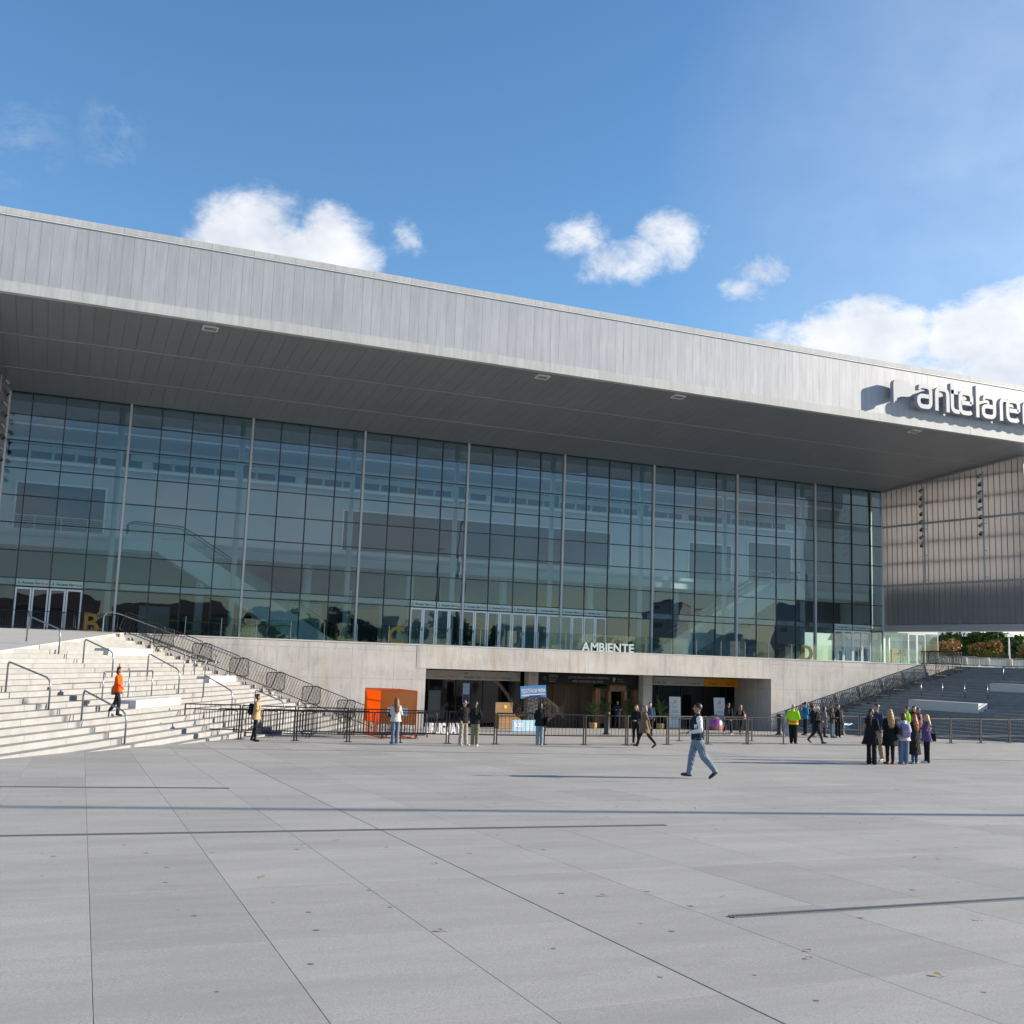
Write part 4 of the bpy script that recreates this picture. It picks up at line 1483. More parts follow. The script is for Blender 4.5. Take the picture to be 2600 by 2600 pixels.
level_rail('thin guard rail above the long stone bench on the shaded stairs', PRt(8.34, 4.81), PRt(8.34, 9.39), 4, .9)
level_rail('thin guard rail above the high stone bench on the shaded stairs', PRt(12.3, 8.1), PRt(12.3, 14.2), 4, .9)

# ------------------------------------------------------------------ lamp posts beyond the frame whose shadows cross the plaza
for (x, y, h, w) in ((44.0, -61.9, 22.0, 'on the shaded stairs level with the long drain grates'), (33.5, -40.15, 14.0, 'standing beyond the huddled group on the plaza')):
    t = thing('lamp_post', 'tall grey steel lamp post ' + w, 'lamp post', (x, y, gz(y)))
    obj('pole', MB().tube([(0, 0, -1), (0, 0, h)], [.19, .13] if h > 20 else [.12, .09], 10), M_grey, t, smooth=True)
    obj('base_plate', MB().box(-.2, .2, -.2, .2, 0, .03), M_grey, t)
    obj('lamp_head', MB().bbox(-.2, .6, -.12, .12, h, h + .1), M_grey, t)

# ------------------------------------------------------------------ things at the entrance
M_or = mat('orange_steel', (.75, .16, .02), .5, var=.06)
M_orp = bpy.data.materials.new('orange_fabric')
M_orp.use_nodes = True
_n, _l = M_orp.node_tree.nodes, M_orp.node_tree.links
_n.clear()
_d, _t, _x = _n.new('ShaderNodeBsdfDiffuse'), _n.new('ShaderNodeBsdfTranslucent'), _n.new('ShaderNodeMixShader')
_d.inputs[0].default_value = (.85, .22, .02, 1)
_t.inputs[0].default_value = (.95, .30, .02, 1)
_l.new(_d.outputs[0], _x.inputs[1])
_l.new(_t.outputs[0], _x.inputs[2])
_l.new(_x.outputs[0], _n.new('ShaderNodeOutputMaterial').inputs[0])


def mesh_sheet_material():
    m = bpy.data.materials.new('orange_mesh')
    m.use_nodes = True
    nd, lk = m.node_tree.nodes, m.node_tree.links
    b = nd['Principled BSDF']
    b.inputs['Base Color'].default_value = (.90, .24, .03, 1)
    b.inputs['Roughness'].default_value = .6
    b.inputs['Alpha'].default_value = .8
    return m


M_orm = mesh_sheet_material()
OB = Vector((9.85, -22.45, gz(-22.4)))
booth = thing('orange_booth', 'orange steel mesh booth with white round cornered windows beside the fence', 'booth', tuple(OB), math.atan2(-.63, 1.36))
W2, D2, H2 = 1.5, 2.3, 2.0      # front width, depth to the back left, height


def frame_rect(mb, p, q, r_, s_, w=.055):
    for a, b_ in ((p, q), (q, r_), (r_, s_), (s_, p)):
        mb.beam(a, b_, w, w)


mb = MB()
frame_rect(mb, (0, 0, .03), (W2, 0, .03), (W2, 0, H2), (0, 0, H2))
frame_rect(mb, (-1.0, 1.9, .03), (W2 - 1.0, 1.9, .03), (W2 - 1.0, 1.9, H2), (-1.0, 1.9, H2))
for z in (.03, H2, .62):
    mb.beam((0, 0, z), (-1.0, 1.9, z), .05, .05)
    mb.beam((W2, 0, z), (W2 - 1.0, 1.9, z), .05, .05) if z != .62 else None
mb.beam((0, 0, .62), (W2, 0, .62), .05, .05)
obj('frame', mb, M_or, booth)
obj('mesh_panel', MB().box(.03, W2 - .03, .005, .015, .65, H2 - .03), M_orm, booth)
n2_ = Vector((-1.0, 1.9, 0)).normalized()
obj('side_panel', MB().beam((-.03, .06, 1.3), (-.97, 1.85, 1.3), .012, 1.3), M_orp, booth)
obj('back_panel', MB().box(-.95, W2 - 1.05, 1.895, 1.91, .65, H2 - .03), M_orm, booth)
rw = []
for cx, cz, a0 in ((.09, .11, 0), (-.09, .11, 90), (-.09, -.11, 180), (.09, -.11, 270)):
    for i in range(4):
        a = R(a0 + 30 * i)
        rw.append((cx + 0.06 * math.cos(a), cz + 0.06 * math.sin(a)))
for x in (.42, 1.0):
    wmb = MB()
    nn2 = len(rw)
    wmb.add([(x + a, -.02, 1.12 + c) for a, c in rw] + [(x + a, .03, 1.12 + c) for a, c in rw], [tuple(range(nn2))[::-1], tuple(range(nn2, 2 * nn2))] + [(i, (i + 1) % nn2, nn2 + (i + 1) % nn2, nn2 + i) for i in range(nn2)])
    obj('window', wmb, mat('booth_window', (.75, .76, .78), .3), booth)
for q in range(7):
    obj('slat', MB().box(-.2 - q * .11, -.16 - q * .11, .4 + q * .2, .44 + q * .2, .05, .6), M_or, booth)


def bicycle(label, loc, rz):
    t = thing('bicycle', label, 'bicycle', loc, rz)
    for nm, x in (('wheel', 0), ('wheel', 1.02)):
        w = obj(nm, MB().tube([(x + .33 * math.cos(a), 0, .345 + .33 * math.sin(a)) for a in [2 * PI * i / 24 for i in range(24)]], .014, 6, closed=True), M_black, t)
        sp = MB()
        for i in range(8):
            a = 2 * PI * i / 8
            sp.tube([(x, 0, .345), (x + .32 * math.cos(a), 0, .345 + .32 * math.sin(a))], .003, 4, caps=False)
        obj('spokes', sp, M_galv, w)
    f = MB()
    for a, b_ in (((0, 0, .345), (.32, 0, .78)), ((0, 0, .345), (.42, 0, .33)), ((.42, 0, .33), (.30, 0, .85)), ((.42, 0, .33), (.86, 0, .74)), ((.32, 0, .76), (.84, 0, .80)), ((1.02, 0, .345), (.83, 0, .88))):
        f.tube([a, b_], .016, 6)
    obj('frame', f, M_galv, t)
    obj('saddle', MB().bbox(.17, .42, -.06, .06, .86, .91, .02), M_black, t)
    obj('handlebar', MB().tube([(.70, -.27, .95), (.80, -.2, .96), (.82, 0, .93), (.80, .2, .96), (.70, .27, .95)], .013, 6), M_black, t)
    return t


bicycle('dark city bicycle parked inside the orange booth', (OB.x + .22, OB.y + .42, OB.z), booth.rotation_euler.z)


def word_sign(name, word, label, loc, rz, width, height, m, depth=.06, cat='letters'):
    t = thing(name, label, cat, loc, rz)
    me = text_mesh(word, 1.0, .01, m, bold=.02)
    xs = [v.co.x for v in me.vertices]
    zs_ = [v.co.y for v in me.vertices]
    sx, sz = width / (max(xs) - min(xs)), height / (max(zs_) - min(zs_))
    bpy.data.meshes.remove(me)
    x = 0.0
    for ch in word:
        me = text_mesh(ch, 1.0, depth / 2, m, bold=.025)
        cx = [v.co.x for v in me.vertices]
        adv = max(cx) - min(cx)
        o = link('letter', me, t, ((x - min(cx)) * sx, 0, 0), (PI / 2, 0, 0))
        o.scale = (sx, sz, 1)
        x += adv + .075
    t.scale = (width / (x * sx), 1, 1)
    return t


M_lwhite = mat('white_letter', (.78, .78, .78), .5)
word_sign('letter_sign', 'URUGUAY', 'white block letters URUGUAY standing on the ground behind the fence', (13.3, -18.2, gz(-18.2) + .01), R(4), 1.85, .55, M_lwhite, .16)
word_sign('letter_sign', 'AMBIENTE', 'pale block letters AMBIENTE on top of the concrete beam', (25.55, YW + .05, ZP + .004), 0, 3.56, .51, mat('mint_letter', (.45, .53, .51), .5), .14)
M_txt2 = mat('grey_print', (.09, .095, .1), .7)


def sign_band(label, x0, x1, z0, z1, y, m, items):
    t = thing('hanging_sign', label, 'sign', (x0, y, z0))
    obj('board', MB().box(0, x1 - x0, -.03, .03, 0, z1 - z0), m, t)
    for s, x, z, size, mm in items:
        me = text_mesh(s, size, .004, mm, bold=.003)
        link('lettering', me, t, (x, -.036, z), (PI / 2, 0, 0))
    for x in (.4, (x1 - x0) - .4):
        obj('hanger', MB().box(x - .01, x + .01, -.01, .01, z1 - z0, OZ - z0 + .03), M_black, t)
    return t


M_txtl = mat('pale_orange_print', (.50, .24, .12), .7)
sign_band('white hanging sign reading Acceso Sur Campo Nivel 0 over the left entrance bay', 16.1, 23.26, 3.14, 3.68, -6.2, M_sign,
          [('Acceso Sur', -.45, .10, .24, M_txt2), ('Campo Nivel 0', 1.65, .10, .24, M_txtl), ('Acceso Sur', 3.5, .10, .24, M_txt2), ('Campo Nivel 0', 4.75, .10, .22, M_txtl), ('Acceso Sur', 5.95, .1, .16, M_txt2)][1:4]
          + [('Sur', .3, .10, .24, M_txt2), ('Acceso', 6.0, .10, .2, M_txt2), ('Puerta', 3.5, .36, .1, M_txt2)])
sign_band('white hanging sign reading Acceso Sur over the right entrance bay', 32.0, 36.4, 3.14, 3.68, -6.2, M_sign,
          [('Acceso Sur', .5, .10, .24, M_txt2), ('Campo Nivel 0', 2.0, .10, .18, M_txtl), ('Acceso Sur', 3.25, .10, .2, M_txt2), ('Puerta', .5, .36, .1, M_txt2)])
sign_band('orange hanging sign reading Tickets over the right entrance bay', 36.42, 39.2, 3.14, 3.68, -6.2, mat('tickets_orange', (.72, .30, .01), .6),
          [('Tickets', .35, .10, .24, mat('brown_print', (.28, .12, .02), .7)), ('Tickets', 1.7, .10, .24, mat('brown_print', (.28, .12, .02), .7))])
ex = thing('expo_banner', 'long black expo banner hung between the two columns', 'banner', (23.98, -6.7, 3.08))
obj('banner_cloth', MB().box(0, 7.2, -.01, .01, 0, .62), mat('black_cloth', (.012, .012, .015), .8, var=.2, vscale=1), ex)
M_dimw = mat('dim_white_print', (.30, .30, .31), .7)
for s, x, z, size in (('EXPO', 1.0, .36, .24), ('URUGUAY', 1.0, .22, .1), ('AMBIENTE', 1.0, .1, .1), ('¡ESTÁS EN LA EXPO AMBIENTAL', 2.3, .34, .20), ('MÁS GRANDE DEL PAÍS!', 2.6, .10, .20), ('Ministerio', 5.75, .32, .09), ('de Ambiente', 5.75, .2, .09)):
    me = text_mesh(s, size, .003, M_dimw)
    link('lettering', me, ex, (x, -.015, z), (PI / 2, 0, 0))
obj('crest', MB().tube([(5.5, -.014, .36), (5.5, -.018, .36)], .11, 12).add([(5.4, -.016, .32), (5.5, -.016, .12), (5.6, -.016, .32)], [(0, 1, 2)]), M_dimw, ex)
obj('flower_emblem', MB().tube([(.72, -.014, .3), (.72, -.018, .3)], .13, 7), mat('plum_print', (.10, .05, .12), .7), ex)

# hanging screen, partition boards
sc = thing('info_panel', 'narrow blue and white information panel hanging in the dark left bay', 'panel', (19.5, -6.4, 1.75))
obj('board', MB().box(0, .42, -.02, .02, 0, 1.2), mat('info_blue', (.30, .45, .62), .5), sc)
obj('photo_band', MB().box(.02, .40, -.026, -.021, .1, .55), mat('info_dark', (.03, .05, .12), .5, var=.5, vscale=6), sc)
obj('stand', MB().box(.18, .24, -.02, .02, -(1.75 - gz(-6.4)), 0), M_black, sc)
wb = thing('display_board', 'dim grey upright board standing inside the dark left bay', 'board', (17.6, -5.7, gz(-5.7)))
obj('board', MB().box(0, .75, -.02, .02, .5, 2.1), mat('dim_board', (.12, .13, .14), .6), wb)
obj('leg', MB().box(.1, .14, -.02, .02, 0, .5), M_black, wb)
obj('leg', MB().box(.6, .64, -.02, .02, 0, .5), M_black, wb)

# pine desk crate with back board
cr = thing('pine_booth', 'light pine booth with tall back board and yellow badge', 'booth', (20.55, -9.6, gz(-9.6)), R(2))
for q in range(5):
    obj('plank', MB().bbox(.02, 1.38, -.012, .012, .02 + q * .145, .155 + q * .145, .003), M_wood, cr)
for q in range(5):
    obj('plank', MB().bbox(0, 1.1, .5, .525, .85 + q * .125, .97 + q * .125, .003), M_wood, cr)
obj('counter', MB().bbox(-.04, 1.6, -.08, .55, .76, .80, .004), M_wood, cr)
for x in (0, 1.36):
    obj('side', MB().box(x, x + .025, .015, .5, .02, .755), M_wood, cr)
obj('badge', MB().tube([(.62, .497, 1.22), (.62, .490, 1.22)], .11, 14), mat('badge_yellow', (.70, .55, .02), .6), cr)
for q in range(3):
    obj('jar', MB().lathe([(.05, 0), (.06, .05), (.03, .09), (0, .1)], 8), M_wood2, cr, loc=(.3 + .35 * q, .2, .80))

# wire fish sculpture
M_wire = mat('rusty_wire', (.055, .042, .033), .7, .4, var=.3, vscale=8)
fish = thing('wire_fish', 'large woven wire fish sculpture with a raised fin filled with scraps', 'sculpture', (21.0, -13.5, gz(-13.5)))
prof = [(-1.25, .02), (-1.1, .28), (-.7, .55), (-.2, .74), (.3, .78), (.75, .62), (1.15, .36), (1.4, .16)]
fz = 1.15
wires = MB()
for ring in range(15):
    u_ = ring / 14
    x = -1.25 + 2.65 * u_
    rr_ = np.interp(x, [p[0] for p in prof], [p[1] for p in prof])
    wires.tube([(x, rr_ * .55 * math.cos(a), fz + rr_ * math.sin(a)) for a in [2 * PI * i / 14 for i in range(14)]], .011, 4, closed=True)
for i in range(22):
    a = 2 * PI * i / 22
    wires.tube([(x, r_ * .55 * math.cos(a + x * .4), fz + r_ * math.sin(a + x * .4)) for x, r_ in prof], .008, 4, caps=False)
for i in range(22):
    a = 2 * PI * i / 22
    wires.tube([(x, r_ * .55 * math.cos(a - x * .5), fz + r_ * math.sin(a - x * .5)) for x, r_ in prof], .008, 4, caps=False)
obj('body_mesh', wires, M_wire, fish)
fin = MB()
for k_ in range(9):
    f_ = k_ / 8
    fin.tube([(1.3, 0, fz + .06 - .1 * f_), (1.75 + .15 * abs(f_ - .5), .04, fz + .42 - .9 * f_)], .009, 4)
for s_ in (.35, .7, 1.0):
    fin.tube([(1.3 + (.45 + .15 * abs(f_ - .5)) * s_, .03, fz + .06 - .1 * f_ + (.36 - .8 * f_) * s_) for f_ in [i / 8 for i in range(9)]], .008, 4, caps=False)
obj('tail_fin', fin, M_wire, fish)
rf = MB()
pth = [(-1.15, 0, fz - .1), (-1.35, 0, fz + .35), (-1.6, 0, fz + .75), (-2.0, 0, fz + 1.2), (-2.4, 0, fz + 1.55)]
for o_ in (-.07, 0, .07):
    rf.tube([(x + o_ * (1 - i * .2), o_ * .4, z + o_) for i, (x, y, z) in enumerate(pth)], .014, 5)
for i in range(16):
    f_ = i / 15 * 3.98
    j_ = int(f_)
    p = Vector(pth[j_]).lerp(Vector(pth[j_ + 1]), f_ - j_)
    rf.tube([tuple(p + Vector((-.09, -.03, -.06)) * (1 - i / 17)), tuple(p + Vector((.09, .03, .06)) * (1 - i / 17))], .012, 4)
obj('raised_fin', rf, M_wire, fish)
hd_ = MB()
for q in range(190):
    a = rng.uniform(0, 2 * PI)
    x = rng.uniform(-1.15, .95)
    r_ = np.interp(x, [p[0] for p in prof], [p[1] for p in prof]) * rng.uniform(.5, .95)
    c = Vector((x, r_ * .5 * math.cos(a), fz + r_ * math.sin(a)))
    w = rng.uniform(.025, .07)
    d_ = Vector(rng.normal(size=3)).normalized()
    hd_.beam(c - d_ * w, c + d_ * w, w * .9, w * .7)
sf_ = obj('scrap_fill', hd_, mat('plastic_scrap', (.13, .11, .10), .7, var=.6, vscale=3), fish)
sf_['kind'] = 'stuff'
for x in (-.7, .7):
    obj('leg', MB().tube([(x, 0, 0), (x, 0, .55)], .02, 6), M_wire, fish)
rs = thing('rescue_sign', 'tilted blue board reading RESCATE FAUNA MARINA above the wire fish', 'sign', (20.2, -13.42, 2.37), (0, R(-4), 0))
M_rblue = mat('rescue_blue', (.035, .17, .42), .5)
obj('board', MB().box(0, 1.52, -.02, .02, 0, .66), M_rblue, rs)
me = text_mesh('RESCATE FAUNA MARINA', .25, .004, M_wht, bold=.0)
xs = [v.co.x for v in me.vertices]
o = link('lettering', me, rs, (.05, -.026, .28), (PI / 2, 0, 0))
o.scale = (1.42 / max(xs), 1.3, 1)
obj('stripe', MB().box(.06, 1.46, -.026, -.021, .17, .2), M_wht, rs)
obj('stripe', MB().box(.06, .5, -.026, -.021, .12, .15), mat('stripe_yellow', (.6, .55, .1), .6), rs)
for x in (.3, 1.2):
    obj('post', MB().box(x, x + .03, .02, .05, -1.0, .3), M_wire, rs)
so_ = thing('sos_banner', 'light blue SOS banner tied along the ground before the wire fish', 'banner', (19.35, -14.35, gz(-14.3)), R(6))
obj('banner_cloth', MB().box(0, 2.0, -.01, .01, .04, .62), mat('sky_blue_cloth', (.30, .52, .70), .7, var=.06, vscale=3), so_)
me = text_mesh('SOS', .3, .003, M_wht, bold=.01)
link('lettering', me, so_, (.12, -.014, .26), (PI / 2, 0, 0))
obj('print_patch', MB().tube([(.34, -.012, .36), (.34, -.0135, .36)], .17, 12), mat('pink_print', (.55, .25, .35), .7), so_)
for q in range(4):
    obj('print_line', MB().box(.8, 1.25, -.013, -.0105, .5 - q * .12, .54 - q * .12), mat('cream_print', (.65, .66, .45), .7), so_)
obj('print_patch', MB().tube([(1.65, -.012, .33), (1.65, -.0135, .33)], .2, 12), mat('green_print', (.25, .5, .3), .7, var=.5, vscale=8), so_)
for x in (.02, 1.96):
    obj('stake', MB().box(x - .015, x + .015, -.01, .02, 0, .66), M_black, so_)

# wooden portal
po = thing('wooden_portal', 'rustic wooden gateway of upright boards with ferns on top', 'gateway', (28.5, -6.1, gz(-6.1)))
for (x, w, h) in ((0, .34, 2.45), (.9, .2, 2.3), (2.05, .2, 2.35), (2.75, .4, 2.4)):
    n3 = max(1, int(w / .11))
    for q in range(n3):
        obj('board', MB().bbox(x + q * w / n3, x + (q + 1) * w / n3 - .008, -.06, .4, 0, h + random.uniform(-.03, .03), .006), M_wood, po)
obj('lintel', MB().bbox(.95, 2.15, -.12, .3, 2.28, 2.68, .01), M_wood, po)
obj('lintel_emblem', MB().tube([(1.5, -.122, 2.46), (1.5, -.128, 2.46)], .12, 10), mat('emblem_blue', (.10, .12, .4), .6), po)
obj('lintel', MB().bbox(0, .95, -.05, .35, 2.3, 2.42, .01), M_wood2, po)
obj('lintel', MB().bbox(2.15, 3.15, -.05, .35, 2.3, 2.42, .01), M_wood2, po)
bw = thing('board_screen', 'dark weathered plank screen running behind the wire fish', 'screen', (24.1, -5.6, gz(-5.6)))
x = 0.0
while x < 4.3:
    w = random.uniform(.16, .3)
    obj('plank', MB().bbox(x, x + w - .01, -.02 + random.uniform(-.03, .03), .03, 0, 2.75 + random.uniform(-.1, .05), .004), M_wood2, bw)
    x += w

# ------------------------------------------------------------------ plants at the portal
M_leaf = mat('palm_leaf', (.09, .17, .04), .6, var=.35, vscale=3)
M_leaf2 = mat('fern_leaf', (.10, .19, .035), .6, var=.4, vscale=4)
M_pot = mat('wicker_pot', (.40, .26, .12), .8, var=.25, vscale=18)


def frond(mb, base, az_, elv, L, wid, n=9, droop=.9):
    d = Vector((math.cos(az_), math.sin(az_), 0))
    pts = []
    for i in range(n + 1):
        f_ = i / n
        pts.append(Vector(base) + d * (L * f_ * math.cos(elv) * (1 - .1 * f_)) + Vector((0, 0, L * (math.sin(elv) * f_ - droop * .5 * f_ * f_))))
    sd = Vector((-d.y, d.x, 0))
    for i in range(1, n + 1):
        t = (pts[i] - pts[i - 1])
        w = wid * math.sin(PI * (i / (n + 1)) ** .7)
        for sg in (-1, 1):
            tip = pts[i] + sd * sg * w + t * 1.1 - Vector((0, 0, .12 * w))
            mb.add([tuple(pts[i - 1]), tuple(pts[i - 1] + t * .55), tuple(tip)], [(0, 1, 2)])
    mb.tube([tuple(p) for p in pts], .006, 3, caps=False)


def palm(label, loc, h, n, L, pot=True, seed=0):
    rr_ = random.Random(seed)
    t = thing('potted_palm' if pot else 'fern_plant', label, 'plant', loc)
    if pot:
        obj('pot', MB().lathe([(.2, 0), (.26, .1), (.27, .3), (.24, .36), (.2, .34)], 12), M_pot, t)
    stem = MB()
    for q in range(4):
        stem.tube([(0, 0, .2 if pot else 0), (rr_.uniform(-.1, .1), rr_.uniform(-.1, .1), h * .6)], [.025, .012], 5)
    obj('stem', stem, M_wood2, t)
    fo = MB()
    for q in range(n):
        frond(fo, (rr_.uniform(-.06, .06), rr_.uniform(-.06, .06), h * rr_.uniform(.35, .75)), rr_.uniform(0, 2 * PI), rr_.uniform(.4, 1.25), L * rr_.uniform(.7, 1.1), .16, 9, rr_.uniform(.5, 1.1))
    obj('foliage', fo, M_leaf, t)
    return t


palm('arching palm in a wicker pot left of the wooden gateway', (27.6, -7.6, gz(-7.6)), 1.7, 26, 1.2, True, 1)
palm('bushy dark palm inside the wooden gateway on its left', (29.0, -6.6, gz(-6.6)), 1.8, 34, 1.1, False, 2)
palm('bushy dark palm inside the wooden gateway on its right', (30.7, -6.7, gz(-6.7)), 1.8, 36, 1.15, False, 3)
palm('bright arching palm right of the wooden gateway by the column', (32.3, -7.7, gz(-7.7)), 1.9, 26, 1.3, True, 4)
for q, (x, lab) in enumerate(((28.95, 'green fern trailing over the left top of the wooden gateway'), (30.0, 'green fern behind the lintel of the wooden gateway'), (31.3, 'green fern trailing over the right top of the wooden gateway'))):
    t = thing('fern_plant', lab, 'plant', (x, -6.0, gz(-6) + (2.46 if q != 1 else 2.68)))
    fo = MB()
    rr_ = random.Random(40 + q)
    for k_ in range(60):
        frond(fo, (rr_.uniform(-.45, .45), rr_.uniform(-.15, .15), 0), rr_.uniform(0, 2 * PI), rr_.uniform(.2, 1.2), rr_.uniform(.28, .55), .11, 6, 1.3)
    obj('foliage', fo, M_leaf2, t)

# ------------------------------------------------------------------ roll-up banners and painted dome
M_ban = mat('banner_white', (.82, .83, .85), .5)
M_ink = mat('banner_ink', (.04, .045, .05), .7)


def rollup(label, loc, rz, lean, photos):
    t = thing('rollup_banner', label, 'banner', loc, rz)
    c = obj('banner_sheet', MB().add([(-.39, 0, .08), (.39, 0, .08), (.39 + lean, .10, 2.02), (-.39 + lean, .10, 2.02), (-.39, .012, .08), (.39, .012, .08), (.39 + lean, .112, 2.02), (-.39 + lean, .112, 2.02)],
                                     [(0, 1, 2, 3), (7, 6, 5, 4), (0, 4, 5, 1), (1, 5, 6, 2), (2, 6, 7, 3), (3, 7, 4, 0)]), M_ban, t)
    obj('base', MB().bbox(-.4, .4, -.1, .1, 0, .08, .01), M_grey, t)
    at_ = lambda x, z: (x + lean * (z - .08) / 1.94, .10 * (z - .08) / 1.94 - .006, z)
    dr = MB()
    ring = [at_(.19 * math.cos(a), 1.50 + .15 * math.sin(a)) for a in [R(60 + 30 * i) for i in range(13)][0:11]]
    dr.tube(ring, .008, 4)
    for dx in (-.12, -.04, .05, .12):
        dr.tube([at_(dx * .3, 1.6), at_(dx, 1.85)], .006, 4)
    dr.tube([at_(-.06, 1.47), at_(0, 1.42), at_(.06, 1.47)], .006, 4)
    obj('drawing', dr, M_ink, t)
    tx = MB()
    for q in range(7):
        z = 1.12 - q * .085
        w = [.22, .3, .0, .3, .0, .27, .3][q]
        if w:
            a = [at_(-w, z), at_(w, z), at_(w, z + .022), at_(-w, z + .022)]
            tx.add(a, [(0, 1, 2, 3)])
    obj('text_lines', tx, M_ink, t)
    if photos:
        for q in range(6):
            x, z = -.24 + .24 * (q % 3), .72 - .26 * (q // 3)
            a = [at_(x - .1, z), at_(x + .1, z), at_(x + .1, z + .17), at_(x - .1, z + .17)]
            obj('photo_print', MB().add(a, [(0, 1, 2, 3)]), mat('photo_print', (.10, .14, .22), .6, var=.6, vscale=9), t)
    return t


rollup('white roll-up banner with a line drawing and text, nearer the column', (33.8, -7.0, gz(-7)), R(-8), 0, False)
rollup('leaning white roll-up banner with a line drawing above six photographs', (37.15, -7.1, gz(-7.1)), R(-6), -.06, True)


def dome_material():
    m, nd, lk, b, t = base_mat('painted_dome')
    v = nd.new('ShaderNodeTexVoronoi')
    v.inputs['Scale'].default_value = 3.2
    lk.new(t.outputs['Object'], v.inputs['Vector'])
    hs = nd.new('ShaderNodeHueSaturation')
    hs.inputs['Saturation'].default_value = 1.4
    hs.inputs['Value'].default_value = .55
    lk.new(v.outputs['Color'], hs.inputs['Color'])
    c = rgbmix(nd, lk, .45, hs.outputs[0], (.42, .06, .12))
    lk.new(c, b.inputs['Base Color'])
    b.inputs['Roughness'].default_value = .4
    return m


dm = thing('painted_dome', 'brightly painted round shell sculpture behind the man in the varsity jacket', 'sculpture', (35.6, -8.6, gz(-8.6)))
dm_b = MB().lathe([(.5, 0), (.58, .12), (.6, .32), (.5, .62), (.32, .85), (.12, .97), (0, 1.0)], 18)
ob_ = obj('shell', dm_b, dome_material(), dm, smooth=True)
ob_.rotation_euler = (0, R(14), 0)
obj('rim', MB().tube([(.6 * math.cos(a), .6 * math.sin(a), .1) for a in [2 * PI * i / 20 for i in range(20)]], .035, 6, closed=True), mat('rim_red', (.42, .05, .05), .5), dm)

# ------------------------------------------------------------------ people
SKIN = mat('skin', (.46, .27, .19), .6, spec=.3)
SKIN2 = mat('skin_tan', (.34, .19, .12), .6, spec=.3)
EYE = mat('eye_dark', (.02, .015, .012), .4)
LIP = mat('lip', (.36, .13, .11), .5)


def ell_mesh(c, r, seg=14, rings=10):
    mb = MB()
    vs, fs = [], []
    for i in range(1, rings):
        a = PI * i / rings
        for k in range(seg):
            b = 2 * PI * k / seg
            vs.append((c[0] + r[0] * math.sin(a) * math.cos(b), c[1] + r[1] * math.sin(a) * math.sin(b), c[2] + r[2] * math.cos(a)))
    top, bot = len(vs), len(vs) + 1
    vs += [(c[0], c[1], c[2] + r[2]), (c[0], c[1], c[2] - r[2])]
    for i in range(rings - 2):
        for k in range(seg):
            fs.append((i * seg + k, (i + 1) * seg + k, (i + 1) * seg + (k + 1) % seg, i * seg + (k + 1) % seg))
    for k in range(seg):
        fs.append((top, k, (k + 1) % seg))
        fs.append((bot, (rings - 2) * seg + (k + 1) % seg, (rings - 2) * seg + k))
    return vs, fs


